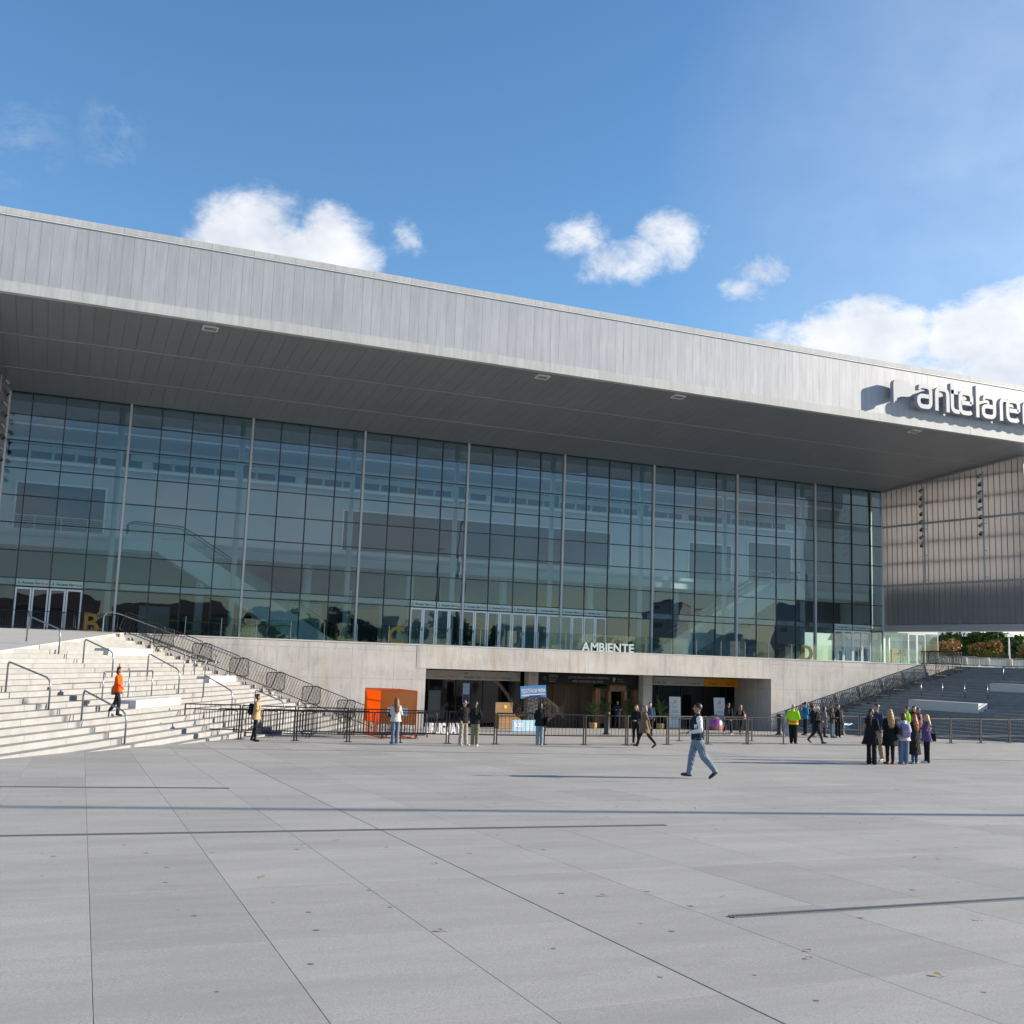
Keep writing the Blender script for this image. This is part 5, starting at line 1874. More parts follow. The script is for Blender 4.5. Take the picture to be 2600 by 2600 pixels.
class Body:
    def __init__(s):
        s.pr = []

    def cap(s, a, b, r0, r1, m, bias=0.0):
        s.pr.append(('cap', np.array(a, float), np.array(b, float), r0, r1, m, bias))

    def ell(s, c, r, m, bias=0.0):
        s.pr.append(('ell', np.array(c, float), np.array(r, float), None, None, m, bias))

    def loft(s, rings, m, bias=0.0):
        s.pr.append(('loft', rings, None, None, None, m, bias))

    def mesh(s):
        mb = MB()
        for p in s.pr:
            if p[0] == 'cap':
                a, b, r0, r1 = Vector(p[1]), Vector(p[2]), p[3], p[4]
                t = b - a
                L = max(t.length, 1e-4)
                t = t / L
                path, rad = [], []
                for i in range(1, 4):
                    q = R(90 - 30 * i)
                    path.append(a - t * r0 * math.sin(q))
                    rad.append(max(.002, r0 * math.cos(q)))
                for i in range(0, 3):
                    q = R(30 * i)
                    path.append(b + t * r1 * math.sin(q))
                    rad.append(max(.002, r1 * math.cos(q)))
                mb.tube(path, rad, 12)
            elif p[0] == 'ell':
                mb.add(*ell_mesh(p[1], p[2]))
            else:
                seg = 20
                vs = []
                for c, rx, ry in p[1]:
                    for k in range(seg):
                        a = 2 * PI * k / seg
                        vs.append((c[0] + rx * math.cos(a), c[1] + ry * math.sin(a), c[2]))
                fs = []
                n = len(p[1])
                up_ = p[1][-1][0][2] > p[1][0][0][2]
                for i in range(n - 1):
                    for k in range(seg):
                        f = (i * seg + k, i * seg + (k + 1) % seg, (i + 1) * seg + (k + 1) % seg, (i + 1) * seg + k)
                        fs.append(f if up_ else f[::-1])
                a_, b_ = tuple(range(seg - 1, -1, -1)), tuple((n - 1) * seg + k for k in range(seg))
                fs += [a_ if up_ else a_[::-1], b_ if up_ else b_[::-1]]
                mb.add(vs, fs)
        return mb

    def label(s, P):
        best = np.full(len(P), 1e9)
        lab = np.zeros(len(P), int)
        for p in s.pr:
            if p[0] == 'cap':
                a, b = p[1], p[2]
                ab = b - a
                h = np.clip(((P - a) @ ab) / max(ab @ ab, 1e-9), 0, 1)
                d = np.linalg.norm(P - a - h[:, None] * ab, axis=1) - (p[3] + (p[4] - p[3]) * h)
            elif p[0] == 'ell':
                q = (P - p[1]) / p[2]
                d = (np.linalg.norm(q, axis=1) - 1) * p[2].min()
            else:
                rg = sorted(p[1], key=lambda r_: r_[0][2])
                z = np.array([r_[0][2] for r_ in rg])
                zi = np.clip(P[:, 2], z[0], z[-1])
                cx = np.interp(zi, z, [r_[0][0] for r_ in rg])
                cy_ = np.interp(zi, z, [r_[0][1] for r_ in rg])
                rx = np.interp(zi, z, [r_[1] for r_ in rg])
                ry = np.interp(zi, z, [r_[2] for r_ in rg])
                d = (np.hypot((P[:, 0] - cx) / rx, (P[:, 1] - cy_) / ry) - 1) * np.minimum(rx, ry)
                d = np.maximum(d, np.abs(P[:, 2] - zi))
            d = np.abs(d) - p[6]
            m_ = d < best
            best[m_] = d[m_]
            lab[m_] = p[5]
        return lab


ARMS = dict(down=((.235, -.02, 1.14), (.245, .05, .89)), swingf=((.235, .06, 1.15), (.21, .24, .99)), swingb=((.25, -.13, 1.16), (.24, -.19, .92)), phone=((.225, .04, 1.14), (.10, .27, 1.20)),
            crossed=((.25, .10, 1.17), (-.06, .20, 1.19)), pocket=((.285, -.08, 1.15), (.195, .05, .95)), front=((.255, -.02, 1.13), (.07, .185, 1.07)), raise_=((.25, .16, 1.30), (.07, .19, 1.52)),
            back=((.25, -.12, 1.15), (.06, -.17, 1.0)), out=((.26, .08, 1.16), (.2, .33, 1.13)))
pending = []


def person(label, loc, face, H, cols, pose=None, hair='short', haircol=(.03, .02, .015), female=False, stout=1.0, coat=None, flare=.0, wide=0.0, legs=((0, 0), (0, 0)), arms=('down', 'down'), hood=False,
           skin=None, sleeves=None, lower=None, vox=.0135, cap_=None, extra=None, lean=0.0, group=None, bare=True, visor=False, hem=.86, skirt=None, stance=.0):
    """cols: (top, trousers, shoes) colours; face: world direction the person looks in"""
    B = Body()
    s = H / 1.75
    sk, top, tro, sho, eye, lip, slv, low = 0, 1, 2, 3, 4, 5, 6, 7
    sw = (.165 if female else .19) * (1 + .5 * (stout - 1))
    Y = lambda z: lean * max(0, z - .92)
    # legs
    for side, (hip_a, knee_a) in zip((1, -1), legs):
        hx = .088 * side * (1 + .3 * (stout - 1))
        hipj = np.array((hx, 0, .90))
        kd = np.array((stance * side * .5, math.sin(hip_a), -math.cos(hip_a)))
        knee = hipj + kd * .42
        a2 = hip_a - knee_a
        ad = np.array((stance * side * .5, math.sin(a2), -math.cos(a2)))
        ank = knee + ad * .41
        tw = .090 * stout + wide * .25
        kw = .066 * stout + wide * .6
        aw = .050 + wide * .9 + flare
        B.cap(hipj, knee, tw, kw, tro, .004)
        B.cap(knee, ank + ad * -.02, kw, aw * .72 + .01 if flare else aw, tro, .004)
        if flare > 0:
            B.cap(ank - ad * .16, ank + ad * .01, .05, aw, tro, .004)
        fd = np.array((side * .18, math.cos(a2 * .9), math.sin(a2 * .9) * (1 if a2 < 0 else .4)))
        fd /= np.linalg.norm(fd)
        heel = ank + np.array((0, -.035, -.045))
        B.cap(heel, heel + fd * .11, .040, .046, sho, .0)
        B.cap(heel + fd * .11, heel + fd * .205 + np.array((0, 0, -.008)), .045, .036, sho, .0)
    # torso
    ch = 1.0 + .6 * (stout - 1)
    hipw = (.178 if female else .165) * ch
    waist = (.142 if female else .165) * stout
    dep = .118 * stout
    rings = [((0, 0, .82), hipw * .92, dep * .95), ((0, Y(.94), .94), hipw, dep), ((0, Y(1.08), 1.08), waist + .012, dep * .92), ((0, Y(1.25), 1.25), sw * .90, dep * 1.05), ((0, Y(1.38), 1.38), sw * .93, dep * .95), ((0, Y(1.45), 1.45), sw * .55, dep * .7)]
    tz = [r_ for r_ in rings if r_[0][2] >= hem - .001]
    if hem > .83:
        B.loft([rings[0], ((0, Y(hem), hem), hipw, dep)], tro, 0)
    zs_h = ((0, Y(hem), hem), hipw + .018, dep + .016)
    B.loft([zs_h] + [(c, rx + .014, ry + .012) for c, rx, ry in rings if c[2] > hem + .02], top, .002)
    if coat:
        # coat: (hem height, flare)
        hz, fl = coat
        B.loft([((0, -.01, hz), hipw + .03 + fl, dep + .035 + fl * .8), ((0, -.005, (hz + .95) / 2), hipw + .03 + fl * .45, dep + .03 + fl * .4), ((0, Y(1.0), 1.0), hipw + .022, dep + .022), ((0, Y(1.2), 1.2), sw * .95, dep + .025)], top, .006)
    if skirt:
        hz, fl, _ = skirt
        B.loft([((0, 0, hz), hipw + fl, dep + .03 + fl * .7), ((0, 0, .98), hipw + .01, dep + .015)], tro, .006)
    if lower:
        B.loft([((0, 0, hem - .005), hipw + .03, dep + .03), ((0, Y(hem + lower), hem + lower), hipw + .028, dep + .028)], low, .012)
    # shoulders, arms, hands
    for side, an in zip((1, -1), arms):
        e_, w_ = ARMS[an]
        k_ = sw / .19
        sh = np.array((sw * .93 * side, Y(1.42), 1.405))
        el_ = np.array((e_[0] * k_ * side * (1 + .25 * (stout - 1)), e_[1] + Y(1.15), e_[2]))
        wr = np.array((w_[0] * k_ * side, w_[1] + Y(1.0), w_[2]))
        mt = slv if sleeves else top
        th_ = .060 if not female else .052
        B.cap(sh, el_, th_ * 1.15, th_ * .92, mt, .003)
        B.cap(el_, wr, th_ * .9, th_ * .62, mt, .003)
        fdir = (wr - el_) / np.linalg.norm(wr - el_)
        sd = np.cross(fdir, (0, 0, 1.0)) if abs(fdir[2]) < .8 else np.array((0, 1.0, 0))
        sd = sd / np.linalg.norm(sd)
        nrm_ = np.cross(fdir, sd)
        pc = wr + fdir * .055
        B.cap(wr + fdir * .01, wr + fdir * .02, .026, .026, sk, 0)
        B.cap(pc - sd * .016, pc + sd * .016, .025, .025, sk, 0)
        for q, ln in enumerate((.062, .072, .067, .052)):
            o_ = sd * (-.027 + .018 * q)
            p0 = pc + fdir * .022 + o_
            p1 = p0 + (fdir + nrm_ * .25) * ln * .55
            p2 = p1 + (fdir * .8 + nrm_ * .6) * ln * .45
            B.cap(p0, p1, .0095, .009, sk, 0)
            B.cap(p1, p2, .009, .0075, sk, 0)
        th0 = pc - sd * .022 - fdir * .012
        th1 = th0 + (-sd * .6 + fdir * .8) * .035
        B.cap(th0, th1, .0115, .010, sk, 0)
        B.cap(th1, th1 + (fdir * .95 - sd * .1) * .026, .0098, .008, sk, 0)
    # neck and head
    hy = Y(1.6) + .012
    B.cap((0, Y(1.45) - .005, 1.42), (0, hy - .006, 1.54), .056, .050, sk, 0)
    B.cap((0, Y(1.45) - .008, 1.43), (0, Y(1.47) - .005, 1.468), .075, .062, top, .004)
    B.ell((0, hy, 1.645), (.074, .094, .108), sk)
    B.cap((0, hy + .028, 1.578), (0, hy + .045, 1.57), .052, .040, sk)
    B.cap((0, hy + .088, 1.655), (0, hy + .108, 1.622), .010, .016, sk)
    for sd_ in (-1, 1):
        B.ell((sd_ * .078, hy - .005, 1.635), (.012, .02, .032), sk)
    if hood:
        B.cap((0, Y(1.45) - .085, 1.44), (0, Y(1.45) - .10, 1.37), .075, .06, top, .004)
        B.cap((-.07, Y(1.45) - .03, 1.46), (.07, Y(1.45) - .03, 1.46), .055, .055, top, .0)
    if extra:
        extra(B, Y)
    # hair as its own mesh
    Hh = Body()
    if hair != 'bald':
        Hh.ell((0, hy - .018, 1.672), (.084, .096, .098), 0)
        if hair in ('bob', 'long', 'pony', 'bun'):
            Hh.ell((0, hy - .035, 1.64), (.086, .082, .11), 0)
        if hair == 'bob':
            Hh.loft([((0, hy - .05, 1.49), .088, .055), ((0, hy - .045, 1.56), .098, .075), ((0, hy - .03, 1.66), .088, .08)], 0)
        if hair == 'long':
            Hh.loft([((0, hy - .125, 1.14), .07, .025), ((0, hy - .125, 1.25), .105, .04), ((0, hy - .10, 1.42), .115, .055), ((0, hy - .06, 1.55), .10, .075), ((0, hy - .03, 1.66), .088, .08)], 0)
        if hair == 'pony':
            Hh.cap((0, hy - .10, 1.66), (0, hy - .15, 1.56), .035, .042, 0)
            Hh.cap((0, hy - .15, 1.56), (.02, hy - .16, 1.22), .042, .018, 0)
        if hair == 'bun':
            Hh.ell((0, hy - .115, 1.70), (.045, .042, .045), 0)
    if cap_:
        Hh.ell((0, hy - .005, 1.70), (.09, .105, .075), 1)
        Hh.cap((-.04, hy + .1, 1.69), (.04, hy + .1, 1.69), .02, .02, 1)
    if visor:
        Hh.cap((-.06, hy + .10, 1.655), (.06, hy + .10, 1.655), .045, .045, 1)
        Hh.cap((-.08, hy - .02, 1.66), (-.075, hy + .08, 1.658), .02, .02, 1)
        Hh.cap((.08, hy - .02, 1.66), (.075, hy + .08, 1.658), .02, .02, 1)
    pending.append(dict(B=B, H=Hh, s=s, label=label, loc=loc, face=face, cols=cols, haircol=haircol, skin=skin or SKIN, sleeves=sleeves, lowcol=lower and cols[3], vox=vox, hy=hy, capcol=cap_ or ((.015, .015, .017) if visor else None), group=group))
    return pending[-1]


cloth_n = [0]


def cloth(c):
    cloth_n[0] += 1
    key = 'cloth_%02d_%02d_%02d' % tuple(int(x * 99) for x in c)
    return mat(key, c, .85, var=.3, vscale=7, bump=.6, bscale=14, spec=.2)


def flush_people():
    temp = []
    for p in pending:
        for kind in ('B', 'H'):
            b = p[kind]
            if not b.pr:
                temp.append(None)
                continue
            me = b.mesh().mesh('tmp', M_white)
            o = bpy.data.objects.new('tmp', me)
            COL.objects.link(o)
            m = o.modifiers.new('r', 'REMESH')
            m.mode = 'VOXEL'
            m.voxel_size = p['vox'] / p['s'] * (1.0 if kind == 'B' else 1.1)
            sm = o.modifiers.new('s', 'SMOOTH')
            sm.factor = .5
            sm.iterations = 2
            temp.append(o)
    dg = bpy.context.evaluated_depsgraph_get()
    got = [bpy.data.meshes.new_from_object(o.evaluated_get(dg)) if o else None for o in temp]
    for o in temp:
        if o:
            me = o.data
            bpy.data.objects.remove(o)
            bpy.data.meshes.remove(me)
    for i, p in enumerate(pending):
        body, hair = got[2 * i], got[2 * i + 1]
        n = len(body.vertices)
        co = np.empty(n * 3)
        body.vertices.foreach_get('co', co)
        co = co.reshape(-1, 3)
        nf = len(body.polygons)
        ce = np.empty(nf * 3)
        body.polygons.foreach_get('center', ce)
        ce = ce.reshape(-1, 3)
        lab = p['B'].label(ce)
        hy = p['hy']
        for sx in (-1, 1):
            d = np.linalg.norm((ce - (sx * .031, hy + .088, 1.662)) / (.016, .02, .009), axis=1)
            lab[(d < 1) & (lab == 0)] = 4
        d = np.linalg.norm((ce - (0, hy + .088, 1.585)) / (.026, .03, .008), axis=1)
        lab[(d < 1) & (lab == 0)] = 5
        # cloth folds
        vl = p['B'].label(co)
        cl = ((vl == 1) | (vl == 2) | (vl == 6) | (vl == 7)).astype(float)
        no = np.empty(n * 3)
        body.vertices.foreach_get('normal', no)
        no = no.reshape(-1, 3)
        f_ = np.sin(co[:, 2] * 38 + 9 * np.sin(co[:, 0] * 17 + i) + 7 * np.sin(co[:, 1] * 19)) * np.sin(co[:, 0] * 26 + co[:, 1] * 21 + i * 2.1)
        co = co + no * (f_ * cl * .008)[:, None]
        co[:, 2] -= co[:, 2].min()
        body.vertices.foreach_set('co', (co * p['s']).ravel())
        body.materials.clear()
        c = p['cols']
        sl_ = cloth(p['sleeves']) if p['sleeves'] else cloth(c[0])
        for m in (p['skin'], cloth(c[0]), cloth(c[1]), mat('shoe_%02d_%02d_%02d' % tuple(int(x * 99) for x in c[2]), c[2], .5), EYE, LIP, sl_, cloth(p['lowcol']) if p['lowcol'] else sl_):
            body.materials.append(m)
        body.polygons.foreach_set('material_index', lab)
        body.polygons.foreach_set('use_smooth', [True] * nf)
        body.update()
        rz = math.atan2(p['face'][1], p['face'][0]) - PI / 2
        body.name = 'person'
        o = link('person', body, None, p['loc'], (0, 0, rz))
        tag(o, p['label'], 'person', p['group'])
        p['obj'] = o
        if hair:
            zmin_shift = 0
            nh = len(hair.vertices)
            hc = np.empty(nh * 3)
            hair.vertices.foreach_get('co', hc)
            hc = hc.reshape(-1, 3)
            hn = len(hair.polygons)
            hce = np.empty(hn * 3)
            hair.polygons.foreach_get('center', hce)
            hl = p['H'].label(hce.reshape(-1, 3))
            body_min = p.get('zmin', 0)
            hc2 = hc + 0
            st_ = np.sin(np.arctan2(hc[:, 0], hc[:, 1]) * 22 + hc[:, 2] * 9) * .006 + np.sin(np.arctan2(hc[:, 0], hc[:, 1]) * 51 + hc[:, 2] * 23) * .003
            hc2[:, :2] *= (1 + st_ / .09)[:, None]
            hc2[:, 2] -= p['zoff']if 'zoff' in p else 0
            hair.vertices.foreach_set('co', (hc2 * p['s']).ravel())
            hair.materials.clear()
            hm = mat('hair_%02d_%02d_%02d' % tuple(int(x * 99) for x in p['haircol']), p['haircol'], .5, var=.35, vscale=30, stretch=(1, 1, .2))
            hair.materials.append(hm)
            hair.materials.append(cloth(p['capcol']) if p['capcol'] else hm)
            hair.polygons.foreach_set('material_index', hl)
            hair.polygons.foreach_set('use_smooth', [True] * hn)
            hair.name = 'hair'
            h = link('hair', hair, o)
            h.location = (0, 0, p['dz'] * p['s'] if 'dz' in p else 0)
    return


RIGHT, LEFT, TOWARD, AWAY = (.92, -.39), (-.92, .39), (-.39, -.92), (.39, .92)


def mixd(a, b, f):
    return (a[0] * (1 - f) + b[0] * f, a[1] * (1 - f) + b[1] * f)


def gp(x, y):
    return (x, y, gz(y) + .003)


BLK, DNV = (.012, .012, .014), (.018, .022, .045)
JEAN, JEANL = (.13, .18, .26), (.21, .27, .34)
WHT = (.62, .62, .60)
bl, br_, au, bd, rd = (.012, .010, .009), (.055, .03, .017), (.14, .055, .02), (.36, .22, .09), (.22, .06, .015)

person('woman in a tan jacket and black boots looking at her phone by the fence', gp(3.98, -26.27), RIGHT, 1.70, ((.44, .30, .16), BLK, BLK), hair='bun', haircol=br_, female=True, arms=('phone', 'phone'), coat=(.80, .05),
       legs=((.08, .1), (-.1, .12)), lean=.06)
person('woman in an orange jacket walking down the pale stairs', tuple(PL(3.56, 21.43)), RIGHT, 1.66, ((.85, .10, .015), (.02, .02, .024), (.05, .05, .05)), hair='bob', haircol=br_, female=True, arms=('swingf', 'down'), coat=(.84, .03),
       legs=((.25, .3), (-.18, .35)), wide=.012)
person('woman with long auburn hair in a cream top and flared jeans at the orange booth', gp(8.96, -27.54), mixd(AWAY, LEFT, .3), 1.68, ((.56, .53, .48), JEAN, BLK), hair='long', haircol=au, female=True, arms=('front', 'phone'), flare=.03, coat=(.84, .02))
person('man in a black jacket, wine hood and grey wide trousers facing the fence gap', gp(11.28, -28.65), mixd(TOWARD, RIGHT, .45), 1.66, (BLK, (.30, .28, .25), WHT), hair='short', haircol=(.06, .012, .02), arms=('pocket', 'pocket'), wide=.028, hood=True, stance=.12)
person('woman in a black jacket and olive cargo trousers seen from behind', gp(11.52, -29.22), AWAY, 1.62, (BLK, (.20, .20, .11), WHT), hair='pony', haircol=bl, female=True, arms=('pocket', 'front'), wide=.02)
person('woman in a black jacket and pale jeans looking at the wire fish', gp(14.46, -28.56), AWAY, 1.60, (BLK, JEANL, (.25, .25, .27)), hair='bob', haircol=bl, female=True, arms=('down', 'front'), wide=.018, coat=(.80, .02))
person('guard in navy with folded arms before the wooden gateway', gp(29.06, -7.42 - .6), TOWARD, 1.68, (DNV, (.016, .018, .03), BLK), hair='short', haircol=bl, arms=('crossed', 'crossed'), wide=.012, stance=.08, skin=SKIN2)
person('long haired woman all in black walking beside the woman in the brown coat', gp(18.75, -28.5), mixd(TOWARD, LEFT, .3), 1.58, (BLK, BLK, BLK), hair='long', haircol=br_, female=True, arms=('front', 'front'), legs=((.12, .1), (-.1, .1)))
person('woman in an open brown coat and grey cap striding along the fence', gp(18.13, -30.26), LEFT, 1.60, ((.17, .11, .07), BLK, BLK), hair='bob', haircol=(.2, .17, .15), female=True, arms=('front', 'swingb'), legs=((.42, .1), (-.42, .3)), coat=(.62, .10), cap_=(.22, .2, .19))
person('person in a blue jacket half hidden behind the woman in the brown coat', gp(25.4, -18.2), TOWARD, 1.66, ((.05, .08, .15), DNV, BLK), hair='short', haircol=br_, arms=('down', 'down'))
person('man in a navy varsity jacket with white sleeves and jeans striding past', gp(11.47, -44.35), LEFT, 1.76, ((.014, .018, .034), (.16, .21, .27), (.03, .015, .018)), hair='short', haircol=bl, arms=('front', 'front'), legs=((.27, .10), (-.34, .36)), wide=.022, stout=1.22,
       sleeves=(.66, .66, .66), vox=.0105, hem=.90, skin=SKIN2)
person('man in black with a rucksack walking between the roll-up banners', gp(30.95, -17.08), mixd(RIGHT, AWAY, .6), 1.70, (BLK, (.02, .02, .03), WHT), hair='short', haircol=bl, legs=((.3, .1), (-.35, .35)), arms=('swingb', 'swingf'))
person('woman with long fair brown hair in black passing the leaning roll-up banner', gp(32.21, -16.41), mixd(RIGHT, AWAY, .6), 1.60, (BLK, BLK, BLK), hair='long', haircol=(.26, .15, .06), female=True, legs=((-.3, .3), (.3, .1)), arms=('swingf', 'swingb'))
person('bald guard in a lime and orange high visibility jacket by the fence end', gp(27.8, -26.78), mixd(AWAY, RIGHT, .45), 1.74, ((.42, .78, .02), (.018, .018, .02), BLK, (.85, .17, .01)), hair='bald', arms=('front', 'front'), wide=.03, stout=1.28, lower=.16, coat=(.86, .02), hem=.86)
person('man in a bright blue jacket wearing a black headset', gp(36.62, -16.39), mixd(LEFT, TOWARD, .2), 1.84, ((.02, .20, .42), DNV, BLK), hair='short', haircol=bl, arms=('down', 'front'), visor=True)
person('white haired man in a long black coat striding past the guard', gp(29.19, -26.72), mixd(RIGHT, TOWARD, .35), 1.68, (BLK, (.03, .03, .03), BLK), hair='short', haircol=(.62, .60, .57), arms=('front', 'front'), legs=((.36, .1), (-.4, .35)), coat=(.66, .05), stout=1.1)
person('person in a dark coat standing just behind the white haired man', gp(35.42, -18.59), RIGHT, 1.66, ((.02, .02, .026), (.06, .06, .09), (.4, .4, .4)), hair='short', haircol=bl, arms=('pocket', 'pocket'), coat=(.75, .03))
person('person in a mauve grey cardigan within the group at the shaded stairs', gp(35.8, -19.06), RIGHT, 1.62, ((.22, .19, .23), (.05, .045, .05), BLK), hair='bob', haircol=br_, female=True, arms=('front', 'down'), coat=(.55, .03))
person('woman in an olive jacket and jeans holding a phone by the shaded stairs', gp(35.75, -19.75), mixd(TOWARD, RIGHT, .5), 1.54, ((.05, .045, .025), (.10, .14, .20), BLK), hair='bob', haircol=br_, female=True, arms=('phone', 'phone'), wide=.02)
person('man in black with grey sleeves and white shoes leaning on the bollard', gp(36.35, -19.51), mixd(TOWARD, RIGHT, .2), 1.74, (BLK, BLK, WHT), hair='short', haircol=bl, arms=('pocket', 'down'), wide=.03, sleeves=(.13, .13, .13))
person('woman in a flared black coat with a long brown ponytail in the huddle', gp(20.48, -40.17), mixd(AWAY, RIGHT, .35), 1.68, (BLK, (.016, .012, .014), BLK), hair='pony', haircol=br_, female=True, arms=('front', 'raise_'), coat=(.62, .11), flare=.035, vox=.0115)
person('tall man in a navy jumper and khaki trousers in the huddle', gp(22.0, -38.7), mixd(LEFT, TOWARD, .35), 1.80, ((.03, .05, .10), (.34, .26, .18), (.3, .28, .26)), hair='short', haircol=bl, arms=('raise_', 'front'), wide=.03, vox=.0115, legs=((.1, .1), (-.1, .1)))
person('long fair haired woman in a black jacket, skirt and red shoes', gp(21.27, -40.1), mixd(AWAY, LEFT, .1), 1.68, (BLK, (.012, .012, .013), (.28, .012, .02)), hair='long', haircol=bd, female=True, arms=('front', 'front'), skirt=(.58, .10, 0), coat=(.80, .06), vox=.0115)
person('woman in a pale hooded top and wide blue jeans in the huddle', gp(21.78, -40.14), AWAY, 1.57, ((.50, .52, .55), JEAN, (.3, .33, .38)), hair='bob', haircol=(.08, .035, .02), female=True, arms=('front', 'front'), wide=.038, hood=True, coat=(.80, .03), vox=.0115, stout=1.1)
person('red haired woman in a long black coat at the end of the huddle', gp(22.35, -40.0), mixd(AWAY, LEFT, .35), 1.54, (BLK, (.04, .08, .14), (.3, .3, .3)), hair='long', haircol=rd, female=True, arms=('front', 'front'), coat=(.32, .05), vox=.0115)
person('blonde woman wrapped in a purple shawl with white shoes', gp(23.17, -39.68), LEFT, 1.53, ((.13, .08, .20), BLK, WHT), hair='long', haircol=(.48, .33, .15), female=True, arms=('crossed', 'crossed'), coat=(.78, .07), flare=.02, vox=.0115, stout=1.08)
person('steward in a lime vest partly hidden behind the huddle', gp(32.55, -28.75), LEFT, 1.72, ((.40, .80, .04), (.03, .03, .035), BLK), hair='short', haircol=br_, arms=('swingf', 'front'))
person('dark haired person in black standing behind the steward in the vest', gp(33.3, -28.4), TOWARD, 1.76, (BLK, BLK, BLK), hair='long', haircol=bl, arms=('front', 'front'))
person('person in a red top and grey jacket standing behind the huddle', gp(33.9, -28.01), mixd(TOWARD, RIGHT, .4), 1.68, ((.35, .03, .03), (.1, .13, .18), WHT), hair='short', haircol=br_, sleeves=(.25, .26, .28), arms=('front', 'down'))
# settle each figure on its feet, keeping hair with the head
for p in pending:
    zmin = min(v[2] for v in p['B'].mesh().v)
    p['dz'] = -zmin - .002
flush_people()
PPL = {p['label']: p for p in pending}

# ------------------------------------------------------------------ bags
def rucksack(label, key, col, size=1.0, side=-1, pocket=None, off=0.0, z=1.22):
    p = next(q for q in pending if key in q['label'])
    o = p['obj']
    t = thing('rucksack' if side < 0 else 'bag', label, 'bag', tuple(o.location), o.rotation_euler.z)
    s = p['s']
    m = cloth(col)
    c = Vector((off, -.205, z)) * s
    b = MB()
    w, d_, h = .155 * size * s, .085 * size * s, .22 * size * s
    rings = []
    vs, fs = [], []
    seg = 16
    for zz, f_ in ((-1, .75), (-.85, .96), (-.3, 1.0), (.4, .98), (.8, .85), (.97, .55)):
        for k in range(seg):
            a = 2 * PI * k / seg
            ca, sa = math.cos(a), math.sin(a)
            ca, sa = math.copysign(abs(ca) ** .6, ca), math.copysign(abs(sa) ** .6, sa)
            vs.append((c.x + w * f_ * ca, c.y + d_ * f_ * sa, c.z + h * zz))
    for i in range(5):
        for k in range(seg):
            fs.append((i * seg + k, i * seg + (k + 1) % seg, (i + 1) * seg + (k + 1) % seg, (i + 1) * seg + k))
    fs += [tuple(range(seg - 1, -1, -1)), tuple(5 * seg + k for k in range(seg))]
    b.add(vs, fs)
    obj('bag_body', b, m, t, smooth=True)
    obj('front_pocket', MB().bbox(c.x - w * .7, c.x + w * .7, c.y - d_ * 1.25, c.y - d_ * .8, c.z - h * .75, c.z - h * .05, .02), cloth(pocket) if pocket else m, t)
    for sx in (-1, 1):
        st = MB()
        x = c.x + sx * w * .62
        st.tube([(x, c.y + d_ * .8, c.z + h * .7), (x, -.03 * s, 1.475 * s), (x, .10 * s, 1.42 * s), (x, .14 * s, 1.30 * s), (x * 1.1, .08 * s, 1.15 * s), (x, c.y + d_ * .8, c.z - h * .6)], .014, 5, caps=False)
        obj('strap', st, m, t)
    return t


def shoulder_bag(label, key, col, dx=.25, dy=-.02, z=.95, w=.15, h=.16, d_=.05, strap=True):
    p = next(q for q in pending if key in q['label'])
    o = p['obj']
    s = p['s']
    t = thing('shoulder_bag', label, 'bag', tuple(o.location), o.rotation_euler.z)
    m = cloth(col)
    obj('bag_body', MB().hexa([((dx - d_) * s, (dy - w) * s, (z - h) * s), ((dx + d_) * s, (dy - w) * s, (z - h) * s), ((dx + d_) * s, (dy + w) * s, (z - h) * s), ((dx - d_) * s, (dy + w) * s, (z - h) * s)],
                              [((dx - d_ * .6) * s, (dy - w * .85) * s, (z + h) * s), ((dx + d_ * .6) * s, (dy - w * .85) * s, (z + h) * s), ((dx + d_ * .6) * s, (dy + w * .85) * s, (z + h) * s), ((dx - d_ * .6) * s, (dy + w * .85) * s, (z + h) * s)]), m, t)
    if strap:
        x = math.copysign(.15, dx)
        obj('strap', MB().tube([(dx * s, (dy - w * .7) * s, (z + h) * s), (x * s, -.03 * s, 1.49 * s), (x * s, .05 * s, 1.48 * s), (dx * s, (dy + w * .7) * s, (z + h) * s)], .011, 5), m, t)
    return t


rucksack('black rucksack worn by the woman in the tan jacket', 'tan jacket', BLK, 1.0)
shoulder_bag('brown leather bag hanging at the back of the woman in orange', 'orange jacket walking', (.22, .12, .07), dx=-.24, dy=-.16, z=.93)
shoulder_bag('black bag held by the woman at the orange booth', 'long auburn hair', BLK, dx=-.23, dy=.12, z=1.12, w=.09, h=.08)
shoulder_bag('large black tote on the shoulder of the woman at the wire fish', 'pale jeans looking', BLK, dx=.29, dy=-.03, z=1.02, w=.17, h=.19)
rucksack('dark rucksack on the man between the roll-up banners', 'with a rucksack', (.02, .022, .03), 1.0)
shoulder_bag('pink bag carried by the woman at the leaning roll-up banner', 'long fair brown hair', (.45, .22, .2), dx=.26, dy=.02, z=1.1, w=.12, h=.13)
rucksack('black rucksack on the man in the bright blue jacket', 'bright blue jacket', BLK, .9)
rucksack('purple flower patterned rucksack on the woman in the pale hooded top', 'pale hooded top', (.22, .20, .34), 1.08, pocket=(.30, .22, .36), z=1.18)
shoulder_bag('black leather bag on the woman with red shoes', 'red shoes', (.02, .02, .022), dx=.24, dy=-.08, z=1.08, w=.15, h=.11)
shoulder_bag('tan strap bag on the woman in the flared black coat', 'flared black coat', (.28, .17, .09), dx=-.25, dy=.0, z=1.15, w=.05, h=.1)
shoulder_bag('black bag hanging behind the woman in the purple shawl', 'purple shawl', BLK, dx=-.12, dy=-.2, z=.95, w=.09, h=.14)
